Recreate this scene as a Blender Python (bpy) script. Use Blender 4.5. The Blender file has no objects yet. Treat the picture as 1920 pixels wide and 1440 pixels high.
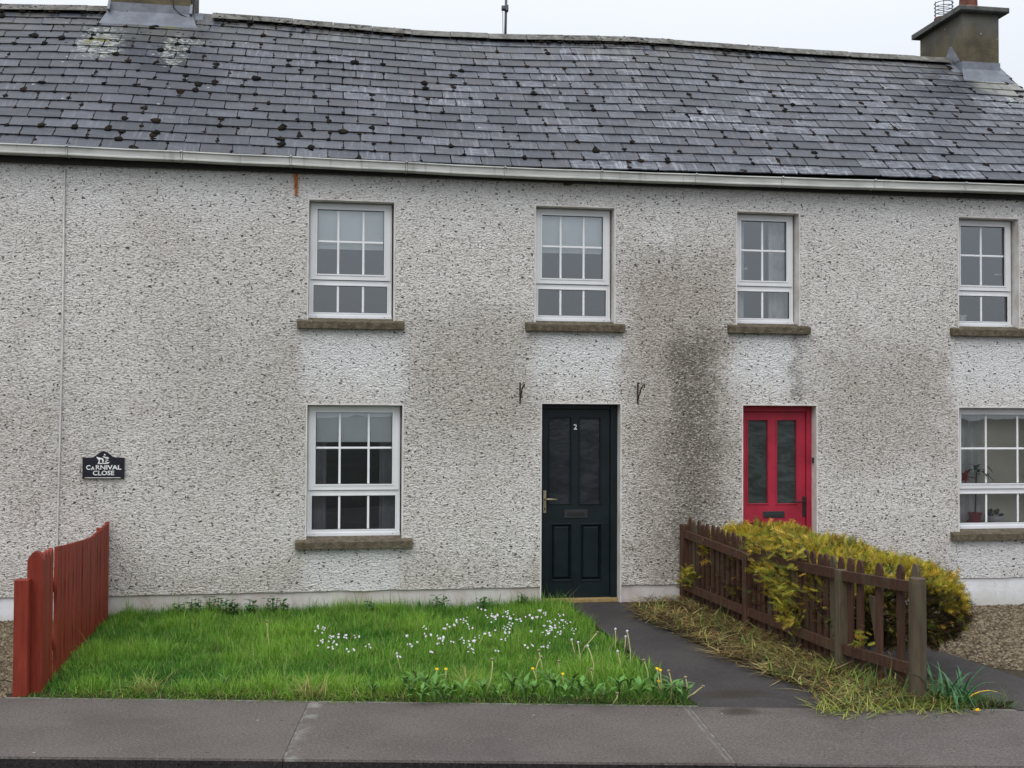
import bpy, math, random
import numpy as np
from mathutils import Matrix, Vector, noise as mnoise
rng = random.Random(7)
nrg = np.random.default_rng(11)
S = bpy.context.scene
COL = S.collection
# ------------------------------------------------------------------ camera
F, YAW, PITCH, ROLL, DIST, HGT = 2142.1, 0.160876, 0.0243096, 0.00445015, 11.2189, 1.90
cy, sy, cp, sp = math.cos(YAW), math.sin(YAW), math.cos(PITCH), math.sin(PITCH)
_f = Vector((sy*cp, cy*cp, sp)); _r0 = Vector((cy, -sy, 0)); _u0 = _r0.cross(_f)
_r = _r0*math.cos(ROLL) + _u0*math.sin(ROLL); _u = _u0*math.cos(ROLL) - _r0*math.sin(ROLL)
CAM = Vector((0, -DIST, HGT))
cam_d = bpy.data.cameras.new('camera'); cam = bpy.data.objects.new('camera', cam_d); COL.objects.link(cam)
cam.matrix_world = Matrix(((_r.x, _u.x, -_f.x, CAM.x), (_r.y, _u.y, -_f.y, CAM.y), (_r.z, _u.z, -_f.z, CAM.z), (0, 0, 0, 1)))
cam_d.sensor_width = 36; cam_d.lens = F/1920*36; cam_d.clip_end = 2000; cam_d.clip_start = .1
S.camera = cam
def ray(px, py): return _f + _r*((px-960)/F) + _u*((720-py)/F)
def aty(px, py, y): d = ray(px, py); return CAM + d*((y+DIST)/d.y)      # point on a plane parallel to the wall
def atz(px, py, z): d = ray(px, py); return CAM + d*((z-HGT)/d.z)       # point on the ground
# ------------------------------------------------------------------ sky: overcast
SUN_EL, SUN_AZ = math.radians(52), math.radians(205)
W = bpy.data.worlds.new('World'); S.world = W; W.use_nodes = True
nt = W.node_tree; nt.nodes.clear(); N = nt.nodes.new; L = nt.links.new
out = N('ShaderNodeOutputWorld'); bg = N('ShaderNodeBackground'); bg.inputs['Strength'].default_value = .1
sky = N('ShaderNodeTexSky'); sky.sky_type = 'NISHITA'; sky.sun_disc = False; sky.sun_elevation = SUN_EL; sky.sun_rotation = SUN_AZ
sky.dust_density = 4; sky.air_density = 1
tc = N('ShaderNodeTexCoord'); sx_ = N('ShaderNodeSeparateXYZ'); L(tc.outputs['Generated'], sx_.inputs[0])
mx = N('ShaderNodeMath'); mx.operation = 'MAXIMUM'; L(sx_.outputs['Z'], mx.inputs[0]); mx.inputs[1].default_value = 0
ma = N('ShaderNodeMath'); ma.operation = 'MULTIPLY_ADD'; L(mx.outputs[0], ma.inputs[0]); ma.inputs[1].default_value = 11.6; ma.inputs[2].default_value = 5.35
cl = N('ShaderNodeTexNoise'); cl.inputs['Scale'].default_value = 2.2; cl.inputs['Detail'].default_value = 4; L(tc.outputs['Generated'], cl.inputs['Vector'])
cm = N('ShaderNodeMapRange'); cm.inputs['To Min'].default_value = .93; cm.inputs['To Max'].default_value = 1.07; L(cl.outputs['Fac'], cm.inputs['Value'])
mm = N('ShaderNodeMath'); mm.operation = 'MULTIPLY'; L(ma.outputs[0], mm.inputs[0]); L(cm.outputs[0], mm.inputs[1])
vs = N('ShaderNodeVectorMath'); vs.operation = 'SCALE'; vs.inputs[0].default_value = (.91, .95, 1.02); L(mm.outputs[0], vs.inputs['Scale'])
mixw = N('ShaderNodeMix'); mixw.data_type = 'RGBA'; mixw.inputs[0].default_value = .93
L(sky.outputs[0], mixw.inputs[6]); L(vs.outputs[0], mixw.inputs[7]); L(mixw.outputs[2], bg.inputs['Color']); L(bg.outputs[0], out.inputs[0])
sun_d = bpy.data.lights.new('sun', 'SUN'); sun_d.energy = .9; sun_d.angle = math.radians(50); sun_d.color = (1, .97, .93)
sun = bpy.data.objects.new('sun', sun_d); COL.objects.link(sun)
sd = Vector((math.sin(SUN_AZ)*math.cos(SUN_EL), math.cos(SUN_AZ)*math.cos(SUN_EL), math.sin(SUN_EL)))
sun.rotation_euler = sd.to_track_quat('Z', 'Y').to_euler()
S.view_settings.view_transform = 'Standard'; S.view_settings.look = 'None'; S.view_settings.exposure = .2; S.view_settings.gamma = 1
S.view_settings.use_curve_mapping = False
S.cycles.max_bounces = 8; S.cycles.transparent_max_bounces = 24
# ------------------------------------------------------------------ material helpers
class Mat:
    def __init__(s, name):
        s.m = bpy.data.materials.new(name); s.m.use_nodes = True; s.t = s.m.node_tree; s.t.nodes.clear()
        s.out = s.n('ShaderNodeOutputMaterial'); s.b = s.n('ShaderNodeBsdfPrincipled'); s.l(s.b.outputs[0], s.out.inputs[0])
        s.geo = s.n('ShaderNodeNewGeometry')
    def n(s, k): return s.t.nodes.new(k)
    def l(s, a, b): s.t.links.new(a, b)
    def put(s, v, sock):
        if hasattr(v, 'is_output'): s.l(v, sock)
        elif isinstance(v, (tuple, list)) and len(v) == 3 and sock.type == 'RGBA': sock.default_value = (*v, 1)
        else: sock.default_value = v
    def pos(s): return s.geo.outputs['Position']
    def obj(s): return s.n('ShaderNodeTexCoord').outputs['Object']
    def rand(s): return s.n('ShaderNodeObjectInfo').outputs['Random']
    def scale(s, v, k):
        q = s.n('ShaderNodeVectorMath'); q.operation = 'MULTIPLY'; s.put(v, q.inputs[0]); q.inputs[1].default_value = k; return q.outputs[0]
    def vadd(s, a, b):
        q = s.n('ShaderNodeVectorMath'); q.operation = 'ADD'; s.put(a, q.inputs[0]); s.put(b, q.inputs[1]); return q.outputs[0]
    def noise(s, vec, sc, det=3, rough=.5, dist=0):
        q = s.n('ShaderNodeTexNoise'); q.inputs['Scale'].default_value = sc; q.inputs['Detail'].default_value = det
        q.inputs['Roughness'].default_value = rough; q.inputs['Distortion'].default_value = dist; s.l(vec, q.inputs['Vector']); return q.outputs['Fac']
    def voro(s, vec, sc, feat='F1', rnd=1):
        q = s.n('ShaderNodeTexVoronoi'); q.feature = feat; q.inputs['Scale'].default_value = sc; q.inputs['Randomness'].default_value = rnd
        s.l(vec, q.inputs['Vector']); return q
    def math(s, op, a, b=0., c=0.):
        q = s.n('ShaderNodeMath'); q.operation = op; s.put(a, q.inputs[0]); s.put(b, q.inputs[1])
        if op in ('MULTIPLY_ADD',): s.put(c, q.inputs[2])
        return q.outputs[0]
    def rng(s, v, a, b, c=0., d=1., smooth=True):
        q = s.n('ShaderNodeMapRange'); q.interpolation_type = 'SMOOTHSTEP' if smooth else 'LINEAR'
        s.put(v, q.inputs['Value']); s.put(a, q.inputs['From Min']); s.put(b, q.inputs['From Max']); s.put(c, q.inputs['To Min']); s.put(d, q.inputs['To Max']); return q.outputs[0]
    def mix(s, f, a, b, mode='MIX'):
        q = s.n('ShaderNodeMix'); q.data_type = 'RGBA'; q.blend_type = mode; s.put(f, q.inputs[0]); s.put(a, q.inputs[6]); s.put(b, q.inputs[7]); return q.outputs[2]
    def xyz(s, v):
        q = s.n('ShaderNodeSeparateXYZ'); s.l(v, q.inputs[0]); return q.outputs
    def bump(s, h, strength=1, dist=.01):
        q = s.n('ShaderNodeBump'); q.inputs['Strength'].default_value = strength; q.inputs['Distance'].default_value = dist; s.l(h, q.inputs['Height']); s.l(q.outputs[0], s.b.inputs['Normal'])
    def attr(s, name='Col'):
        q = s.n('ShaderNodeAttribute'); q.attribute_name = name; return q.outputs['Color']
    def fin(s, col, rough=.8, spec=.3, metal=0):
        s.put(col, s.b.inputs['Base Color']); s.put(rough, s.b.inputs['Roughness']); s.b.inputs['Specular IOR Level'].default_value = spec; s.b.inputs['Metallic'].default_value = metal; return s.m
def plain(name, col, rough=.7, spec=.3, var=.15, sc=9., bump=0., bsc=60., metal=0):
    m = Mat(name); f = m.noise(m.pos(), sc, 4, .6)
    c = m.mix(m.rng(f, .3, .7), tuple(x*(1-var) for x in col), tuple(min(1, x*(1+var)) for x in col))
    if bump: m.bump(m.noise(m.pos(), bsc, 3), 1, bump)
    return m.fin(c, rough, spec, metal)
# ------------------------------------------------------------------ mesh helpers
class MB:
    def __init__(s): s.v = []; s.f = []; s.mi = []
    def add(s, vs, fs, mi=0):
        o = len(s.v); s.v += [tuple(v) for v in vs]; s.f += [tuple(i+o for i in f) for f in fs]; s.mi += [mi]*len(fs); return s
    def box(s, x0, x1, y0, y1, z0, z1, bev=0., mi=0):
        if x0 > x1: x0, x1 = x1, x0
        if y0 > y1: y0, y1 = y1, y0
        if z0 > z1: z0, z1 = z1, z0
        if not bev:
            s.add([(x, y, z) for x in (x0, x1) for y in (y0, y1) for z in (z0, z1)],
                  [(0, 1, 3, 2), (4, 6, 7, 5), (0, 4, 5, 1), (2, 3, 7, 6), (0, 2, 6, 4), (1, 5, 7, 3)], mi); return s
        # chamfered box: octagon-ish in XZ pushed through Y with front/back chamfer
        b = min(bev, (x1-x0)*.45, (y1-y0)*.45, (z1-z0)*.45)
        def ringv(y, e): return [(x0+e, y, z0+e), (x1-e, y, z0+e), (x1-e, y, z1-e), (x0+e, y, z1-e)]
        vs = ringv(y0, b)+ringv(y0+b, 0)+ringv(y1-b, 0)+ringv(y1, b)
        fs = [(0, 1, 2, 3), (15, 14, 13, 12)]
        for k in range(3):
            for i in range(4): fs.append((k*4+i, k*4+4+i, k*4+4+(i+1) % 4, k*4+(i+1) % 4))
        s.add(vs, fs, mi); return s
    def prism(s, poly, d, axis='y', mi=0):
        # poly: list of (a,b); axis y: (x,z) from y=d0..d1 ; axis x: (y,z)
        n = len(poly); d0, d1 = d
        mk = {'y': lambda a, b, t: (a, t, b), 'x': lambda a, b, t: (t, a, b), 'z': lambda a, b, t: (a, b, t)}[axis]
        vs = [mk(a, b, d0) for a, b in poly]+[mk(a, b, d1) for a, b in poly]
        fs = [tuple(range(n)), tuple(range(2*n-1, n-1, -1))]+[(i, i+n, (i+1) % n+n, (i+1) % n) for i in range(n)]
        s.add(vs, fs, mi); return s
    def tube(s, pts, r, seg=6, r1=None):
        pts = [Vector(p) for p in pts]; n = len(pts); rings = []
        for i, p in enumerate(pts):
            d = (pts[min(i+1, n-1)]-pts[max(i-1, 0)]).normalized()
            a = d.orthogonal().normalized(); b = d.cross(a)
            rr = r if r1 is None else r+(r1-r)*i/(n-1)
            rings.append([p+a*rr*math.cos(t)+b*rr*math.sin(t) for t in [2*math.pi*k/seg for k in range(seg)]])
        vs = [v for q in rings for v in q]; fs = []
        for i in range(n-1):
            for k in range(seg): fs.append((i*seg+k, i*seg+(k+1) % seg, (i+1)*seg+(k+1) % seg, (i+1)*seg+k))
        fs.append(tuple(range(seg-1, -1, -1))); fs.append(tuple((n-1)*seg+k for k in range(seg)))
        s.add(vs, fs); return s
    def lathe(s, c, prof, seg=16):
        vs = [(c[0]+r*math.cos(2*math.pi*k/seg), c[1]+r*math.sin(2*math.pi*k/seg), c[2]+z) for r, z in prof for k in range(seg)]; fs = []
        for i in range(len(prof)-1):
            for k in range(seg): fs.append((i*seg+k, i*seg+(k+1) % seg, (i+1)*seg+(k+1) % seg, (i+1)*seg+k))
        fs.append(tuple(range(seg-1, -1, -1))); fs.append(tuple((len(prof)-1)*seg+k for k in range(seg)))
        s.add(vs, fs); return s
    def blob(s, c, rx, ry, rz, jit=.25, M=None):
        t = (1+5**.5)/2
        ico = [(-1, t, 0), (1, t, 0), (-1, -t, 0), (1, -t, 0), (0, -1, t), (0, 1, t), (0, -1, -t), (0, 1, -t), (t, 0, -1), (t, 0, 1), (-t, 0, -1), (-t, 0, 1)]
        fs = [(0, 11, 5), (0, 5, 1), (0, 1, 7), (0, 7, 10), (0, 10, 11), (1, 5, 9), (5, 11, 4), (11, 10, 2), (10, 7, 6), (7, 1, 8), (3, 9, 4), (3, 4, 2), (3, 2, 6), (3, 6, 8), (3, 8, 9), (4, 9, 5), (2, 4, 11), (6, 2, 10), (8, 6, 7), (9, 8, 1)]
        vs = []
        for a in ico:
            v = Vector(a).normalized()*(1+rng.uniform(-jit, jit)); v = Vector((v.x*rx, v.y*ry, v.z*rz))
            if M is not None: v = M @ v
            vs.append(v+Vector(c))
        s.add(vs, fs); return s
    def mesh(s, name, mats, smooth=False, recalc=False):
        me = bpy.data.meshes.new(name); me.from_pydata(s.v, [], s.f)
        for m in (mats if isinstance(mats, (list, tuple)) else [mats]): me.materials.append(m)
        if any(s.mi): me.polygons.foreach_set('material_index', s.mi)
        if smooth: me.polygons.foreach_set('use_smooth', [True]*len(s.f))
        if recalc:
            import bmesh
            b = bmesh.new(); b.from_mesh(me); bmesh.ops.recalc_face_normals(b, faces=b.faces); b.to_mesh(me); b.free()
        me.update(); return me
    def build(s, name, mats, parent=None, smooth=False, recalc=True): return link(name, s.mesh(name, mats, smooth, recalc), parent)
def link(name, me, parent=None):
    o = bpy.data.objects.new(name, me); COL.objects.link(o)
    if parent is not None: setpar(o, parent)
    return o
def setpar(o, parent):
    o.parent = parent
    if parent.type == 'EMPTY' and parent.get('_w'): o.matrix_parent_inverse = Matrix.Translation(-Vector(parent.location))
def empty(name, loc, label, cat, group=None, world=True):
    o = bpy.data.objects.new(name, None); COL.objects.link(o); o.location = loc; o.empty_display_size = .1
    if world: o['_w'] = 1
    return tag(o, label, cat, group)
def tag(o, label, cat, group=None, kind=None):
    o['label'] = label; o['category'] = cat
    if group: o['group'] = group
    if kind: o['kind'] = kind
    return o
def struct(o): o['kind'] = 'structure'; return o
def stuff(o, label=None, cat=None):
    o['kind'] = 'stuff'
    if label: o['label'] = label; o['category'] = cat
    return o
def copy_tree(o, parent=None):
    c = o.copy(); COL.objects.link(c); c.parent = parent
    for ch in o.children: copy_tree(ch, c)
    return c
def holes_mesh(mb, x0, x1, z0, z1, holes, yf, yb, mi=0):
    xs = sorted({x0, x1, *[min(max(h[i], x0), x1) for h in holes for i in (0, 1)]}); zs = sorted({z0, z1, *[min(max(h[i], z0), z1) for h in holes for i in (2, 3)]})
    def solid(i, j):
        if i < 0 or j < 0 or i >= len(xs)-1 or j >= len(zs)-1: return False
        cx, cz = (xs[i]+xs[i+1])/2, (zs[j]+zs[j+1])/2
        return not any(h[0] < cx < h[1] and h[2] < cz < h[3] for h in holes)
    for i in range(len(xs)-1):
        for j in range(len(zs)-1):
            if not solid(i, j): continue
            a, b, c, d = xs[i], xs[i+1], zs[j], zs[j+1]
            mb.add([(a, yf, c), (b, yf, c), (b, yf, d), (a, yf, d)], [(0, 1, 2, 3)], mi)
            mb.add([(a, yb, c), (b, yb, c), (b, yb, d), (a, yb, d)], [(3, 2, 1, 0)], mi)
            for (di, dj, q) in ((-1, 0, ((a, c), (a, d))), (1, 0, ((b, d), (b, c))), (0, -1, ((b, c), (a, c))), (0, 1, ((a, d), (b, d)))):
                if not solid(i+di, j+dj):
                    (p, r), (s_, t_) = q
                    mb.add([(p, yf, r), (p, yb, r), (s_, yb, t_), (s_, yf, t_)], [(3, 2, 1, 0)], mi)
def text_mesh(txt, size, mat, off=0., ext=.001):
    cu = bpy.data.curves.new('lettering', 'FONT'); cu.body = txt; cu.size = size; cu.offset = off; cu.extrude = ext; cu.align_x = 'CENTER'; cu.align_y = 'CENTER'; cu.resolution_u = 3
    o = bpy.data.objects.new('lettering', cu); COL.objects.link(o); bpy.context.view_layer.update()
    me = bpy.data.meshes.new_from_object(o.evaluated_get(bpy.context.evaluated_depsgraph_get())); bpy.data.objects.remove(o); bpy.data.curves.remove(cu)
    me.materials.clear(); me.materials.append(mat); return me
# ------------------------------------------------------------------ materials
def wall_material():
    m = Mat('dashed_render'); P = m.pos(); X, Y, Z = m.xyz(P)
    v = m.scale(P, (1, 1, 1.7))
    wob = m.n('ShaderNodeTexNoise'); wob.inputs['Scale'].default_value = 12; m.l(P, wob.inputs['Vector'])
    v = m.vadd(v, m.scale(wob.outputs['Color'], (.03, .03, .03)))
    h1 = m.noise(v, 43, 2.5, .55, .4); h2 = m.noise(v, 110, 2, .5)
    h = m.math('MULTIPLY_ADD', h2, .22, h1)
    m.bump(h, 1., .040)
    big = m.noise(P, .8, 4, .6); mid = m.noise(P, 3.1, 4, .6)
    def specks(sc, off, thr, r0, r1, st):
        q = m.vadd(m.scale(P, st), off); q = m.vadd(q, m.scale(wob.outputs['Color'], (.09, .09, .09)))
        cell = m.voro(q, sc); d = m.rng(cell.outputs['Distance'], r0, r1, 1, 0)
        return m.math('MULTIPLY', d, m.math('GREATER_THAN', m.xyz(cell.outputs['Color'])[0], thr))
    spk = m.math('MAXIMUM', specks(15, (0., 0., 0.), .40, .13, .24, (1, 1, 1.5)), specks(24, (3., 1., 5.), .62, .14, .26, (1.4, 1, 1)))
    # soft boxes of staining / washed-clean render with ragged edges
    wx = m.math('MULTIPLY_ADD', m.noise(P, 2.3, 5, .65), .9, m.math('ADD', X, -.45)); wz = m.math('MULTIPLY_ADD', m.noise(m.vadd(P, (7., 3., 1.)), 2.1, 5, .65), .9, m.math('ADD', Z, -.45))
    def zone(x0, x1, z0, z1, s=.18, s2=None):
        s2 = s2 or s
        a = m.math('MULTIPLY', m.rng(wx, x0-s, x0+s), m.rng(wx, x1-s, x1+s, 1, 0)); b = m.math('MULTIPLY', m.rng(wz, z0-s2, z0+s2), m.rng(wz, z1-s, z1+s, 1, 0)); return m.math('MULTIPLY', a, b)
    def tight(x0, x1, z0, z1, s=.09, s2=.3):
        xr = m.math('MULTIPLY_ADD', m.noise(P, 4.5, 4, .65), .36, m.math('ADD', X, -.18)); a = m.math('MULTIPLY', m.rng(xr, x0-s, x0+s), m.rng(xr, x1-s, x1+s, 1, 0)); zz = m.math('MULTIPLY_ADD', m.noise(m.scale(P, (1, 1, .25)), 7., 4, .65), .9, m.math('ADD', Z, -.45))
        b = m.math('MULTIPLY', m.rng(zz, z0-s2, z0+s2), m.rng(Z, z1-.02, z1+.02, 1, 0)); return m.math('MULTIPLY', a, b)
    def mx(*a):
        r = a[0]
        for q in a[1:]: r = m.math('MAXIMUM', r, q)
        return r
    clean = mx(tight(-.22, .74, 2.12, 2.72), tight(2.02, 2.92, 2.2, 2.72), tight(4.12, 4.88, 2.15, 2.72), tight(6.56, 7.6, 2.1, 2.72), tight(-.18, .72, .05, .56), tight(6.55, 8.0, .05, .56), m.math('MULTIPLY', m.rng(wz, 3.5, 4.1), .7))
    brown = mx(m.math('MULTIPLY', zone(.75, 2.05, 1.5, 2.9, .35, .5), .62), m.math('MULTIPLY', zone(3.0, 4.15, .1, 3.5, .3, .4), .85), m.math('MULTIPLY', zone(5.1, 6.5, 1.4, 2.6, .3), .6), m.math('MULTIPLY', zone(-1.6, .0, 1.2, 2.9, .5), .38), m.math('MULTIPLY', m.rng(wz, .1, .62, 1, 0), .45), m.math('MULTIPLY', zone(-3.6, -2.0, .9, 2.1, .4), .35))
    black = mx(m.math('MULTIPLY', zone(3.42, 3.95, .5, 2.75, .2, .4), .95), m.math('MULTIPLY', zone(4.75, 4.95, 2.1, 2.75, .1), .6), m.math('MULTIPLY', zone(3.2, 4.1, .3, 2.0, .3), .5))
    clean = m.math('MULTIPLY', clean, m.math('SUBTRACT', 1., m.math('MULTIPLY', black, .7)))
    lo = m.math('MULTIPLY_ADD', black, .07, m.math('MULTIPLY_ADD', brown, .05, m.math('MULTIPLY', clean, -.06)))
    crev_shade_dirt = m.rng(m.math('SUBTRACT', h, lo), .42, .62, 1, 0)
    dirt = m.math('MULTIPLY', m.rng(mid, .3, .75), .30)
    c = m.mix(m.rng(big, .3, .7), (.845, .808, .762), (.93, .90, .86))
    c = m.mix(m.math('MULTIPLY', dirt, m.math('SUBTRACT', 1., clean)), c, (.68, .62, .53))
    c = m.mix(m.math('MULTIPLY', brown, .5), c, (.50, .42, .33))
    c = m.mix(m.math('MULTIPLY', m.math('MULTIPLY', m.rng(m.noise(m.vadd(P, (3., 0., 9.)), 1.7, 4), .5, .75), .16), m.math('SUBTRACT', 1., clean)), c, (.55, .43, .40))
    c = m.mix(m.math('MULTIPLY', clean, .75), c, (.93, .93, .93))
    c = m.mix(m.math('MULTIPLY', m.math('MULTIPLY', black, m.rng(mid, .35, .6, .25, 1)), .22), c, (.17, .165, .14))
    run = m.math('MULTIPLY', m.rng(m.noise(m.scale(P, (1, 1, .12)), 11, 4, .7), .54, .68), m.math('SUBTRACT', 1., m.math('MULTIPLY', clean, .8))); c = m.mix(m.math('MULTIPLY', run, m.rng(big, .35, .65, .06, .30)), c, (.42, .36, .28))
    fleck = m.rng(m.noise(v, 44, 2.5, .6), .40, .56)
    c = m.mix(m.math('MULTIPLY', m.math('MULTIPLY', m.math('MAXIMUM', black, m.math('MULTIPLY', brown, .28)), fleck), .85), c, (.085, .082, .065))
    # hollows of the dash darkened in colour: painted occlusion mixed with lodged dirt
    c = m.mix(m.math('MULTIPLY', crev_shade_dirt, m.math('SUBTRACT', .68, m.math('MULTIPLY', clean, .22))), c, (.20, .175, .14))
    c = m.mix(m.math('MULTIPLY', spk, .9), c, (.05, .045, .038))
    return m.fin(c, .9, .2)
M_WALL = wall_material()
def plinth_material(name, base, stain):
    m = Mat(name); P = m.pos(); X, Y, Z = m.xyz(P)
    f = m.noise(m.scale(P, (2, 2, 1)), 2.2, 5, .6); c = m.mix(m.rng(f, .35, .7), base, stain)
    g = m.rng(m.math('MULTIPLY_ADD', m.noise(P, 6, 4), .2, Z), .0, .16, 1, 0); c = m.mix(m.math('MULTIPLY', g, .35), c, (.30, .29, .22))
    c = m.mix(m.rng(m.noise(P, 14, 4, .7), .6, .75, 0, .45), c, (.2, .19, .17))
    m.bump(m.noise(P, 40, 4), .6, .006); return m.fin(c, .9, .2)
M_PL_MID = plinth_material('plinth_grey', (.64, .61, .585), (.52, .455, .42)); M_PL_WHITE = plinth_material('plinth_white', (.80, .81, .83), (.70, .69, .67))
M_REVEAL = Mat('reveal_render'); _m = M_REVEAL; _c = _m.mix(_m.rng(_m.noise(_m.pos(), 5, 5, .65), .35, .7), (.74, .715, .69), (.55, .51, .47)); _m.bump(_m.noise(_m.pos(), 60, 3), .5, .004); M_REVEAL = _m.fin(_c, .85, .2)
M_UPVC = plain('white_frame', (.80, .81, .82), .35, .4, .04, 3)
M_BAR = plain('white_bar', (.88, .89, .90), .35, .4, .02, 3)
M_GASKET = plain('black_gasket', (.02, .02, .02), .5)
M_BLIND = plain('white_blind', (.90, .95, .95), .8, .2, .03, 4)
M_CURTAIN = plain('net_curtain', (.84, .85, .84), .9, .1, .12, 8)
M_DIMCURTAIN = plain('grey_curtain', (.30, .31, .33), .9, .1, .12, 8)
M_ROOM = plain('room_wall', (.30, .30, .29), .9, .1, .1, 2)
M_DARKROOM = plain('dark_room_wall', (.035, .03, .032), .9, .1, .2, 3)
M_CREAM = plain('cream_room_wall', (.46, .43, .36), .9, .1, .05, 2)
def sill_material():
    m = Mat('mossy_sill'); P = m.pos(); c = m.mix(m.rng(m.noise(P, 16, 5, .65), .35, .65), (.088, .070, .048), (.16, .135, .098))
    c = m.mix(m.rng(m.noise(P, 45, 3, .6), .66, .73, 0, .8), c, (.48, .45, .36)); c = m.mix(m.rng(m.noise(m.vadd(P, (4., 4., 4.)), 24, 3), .6, .7, 0, .6), c, (.09, .10, .035))
    m.bump(m.noise(P, 55, 4), 1, .012); return m.fin(c, .95, .15)
M_SILL = sill_material()
def glass_material(name, refl, tint=(1, 1, 1)):
    m = Mat(name); m.t.nodes.remove(m.b)
    tr = m.n('ShaderNodeBsdfTransparent'); tr.inputs[0].default_value = (*[x*.97 for x in tint], 1); gl = m.n('ShaderNodeBsdfGlossy'); gl.inputs['Roughness'].default_value = .0; gl.inputs[0].default_value = (.90, .97, 1, 1)
    fr = m.n('ShaderNodeFresnel'); fr.inputs['IOR'].default_value = 1.5
    bp = m.n('ShaderNodeBump'); bp.inputs['Strength'].default_value = .12; bp.inputs['Distance'].default_value = .004; m.l(m.noise(m.pos(), 2.6, 2), bp.inputs['Height']); m.l(bp.outputs[0], gl.inputs['Normal'])
    f = m.math('MULTIPLY', fr.outputs[0], refl); mx = m.n('ShaderNodeMixShader'); m.l(f, mx.inputs[0]); m.l(tr.outputs[0], mx.inputs[1]); m.l(gl.outputs[0], mx.inputs[2]); m.l(mx.outputs[0], m.out.inputs[0]); return m.m
M_GLASS = glass_material('double_glazing', 5.2)
def doorglass(name, col, sc):
    m = Mat(name); P = m.pos(); n_ = m.noise(m.scale(P, (1, 1, 2.6)), sc, 4, .6, 1.2)
    c = m.mix(m.rng(n_, .35, .7), tuple(x*.5 for x in col), col); m.bump(m.noise(m.scale(P, (1, 1, 1.3)), 5, 3), .35, .008)
    return m.fin(c, .12, .5)
M_DGLASS = doorglass('obscured_dark_glass', (.035, .04, .045), 4.); M_RGLASS = doorglass('obscured_grey_glass', (.06, .075, .07), 4.5)
def paint(name, col, rough=.4):
    m = Mat(name); P = m.pos(); n_ = m.noise(P, 3.3, 4, .6); c = m.mix(m.rng(n_, .3, .7), tuple(x*.85 for x in col), tuple(x*1.15 for x in col))
    m.bump(m.noise(m.scale(P, (14, 14, 1)), 6, 3), .4, .002); return m.fin(c, m.rng(n_, .3, .7, rough-.06, rough+.1), .35)
M_GREEN = paint('dark_green_paint', (.0038, .0105, .0135), .42); M_RED = paint('crimson_paint', (.38, .020, .045), .5)
M_BRASS = plain('worn_brass', (.42, .36, .25), .4, .5, .2, 30, metal=.8); M_BLACKIRON = plain('black_iron', (.02, .018, .017), .5, .4, .3, 40)
M_RUSTIRON = plain('rusty_iron', (.045, .025, .018), .8, .3, .4, 50); M_RUST = plain('orange_rust', (.42, .14, .05), .9, .1, .5, 60)
M_WHITE = plain('white_lettering', (.8, .8, .78), .5); M_SIGN = plain('sign_black', (.012, .013, .02), .35, .4); M_OAK = plain('threshold_timber', (.34, .24, .10), .6, .3, .2, 30)
M_LETTERPLATE = plain('letterplate', (.028, .03, .03), .35, .5)
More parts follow.
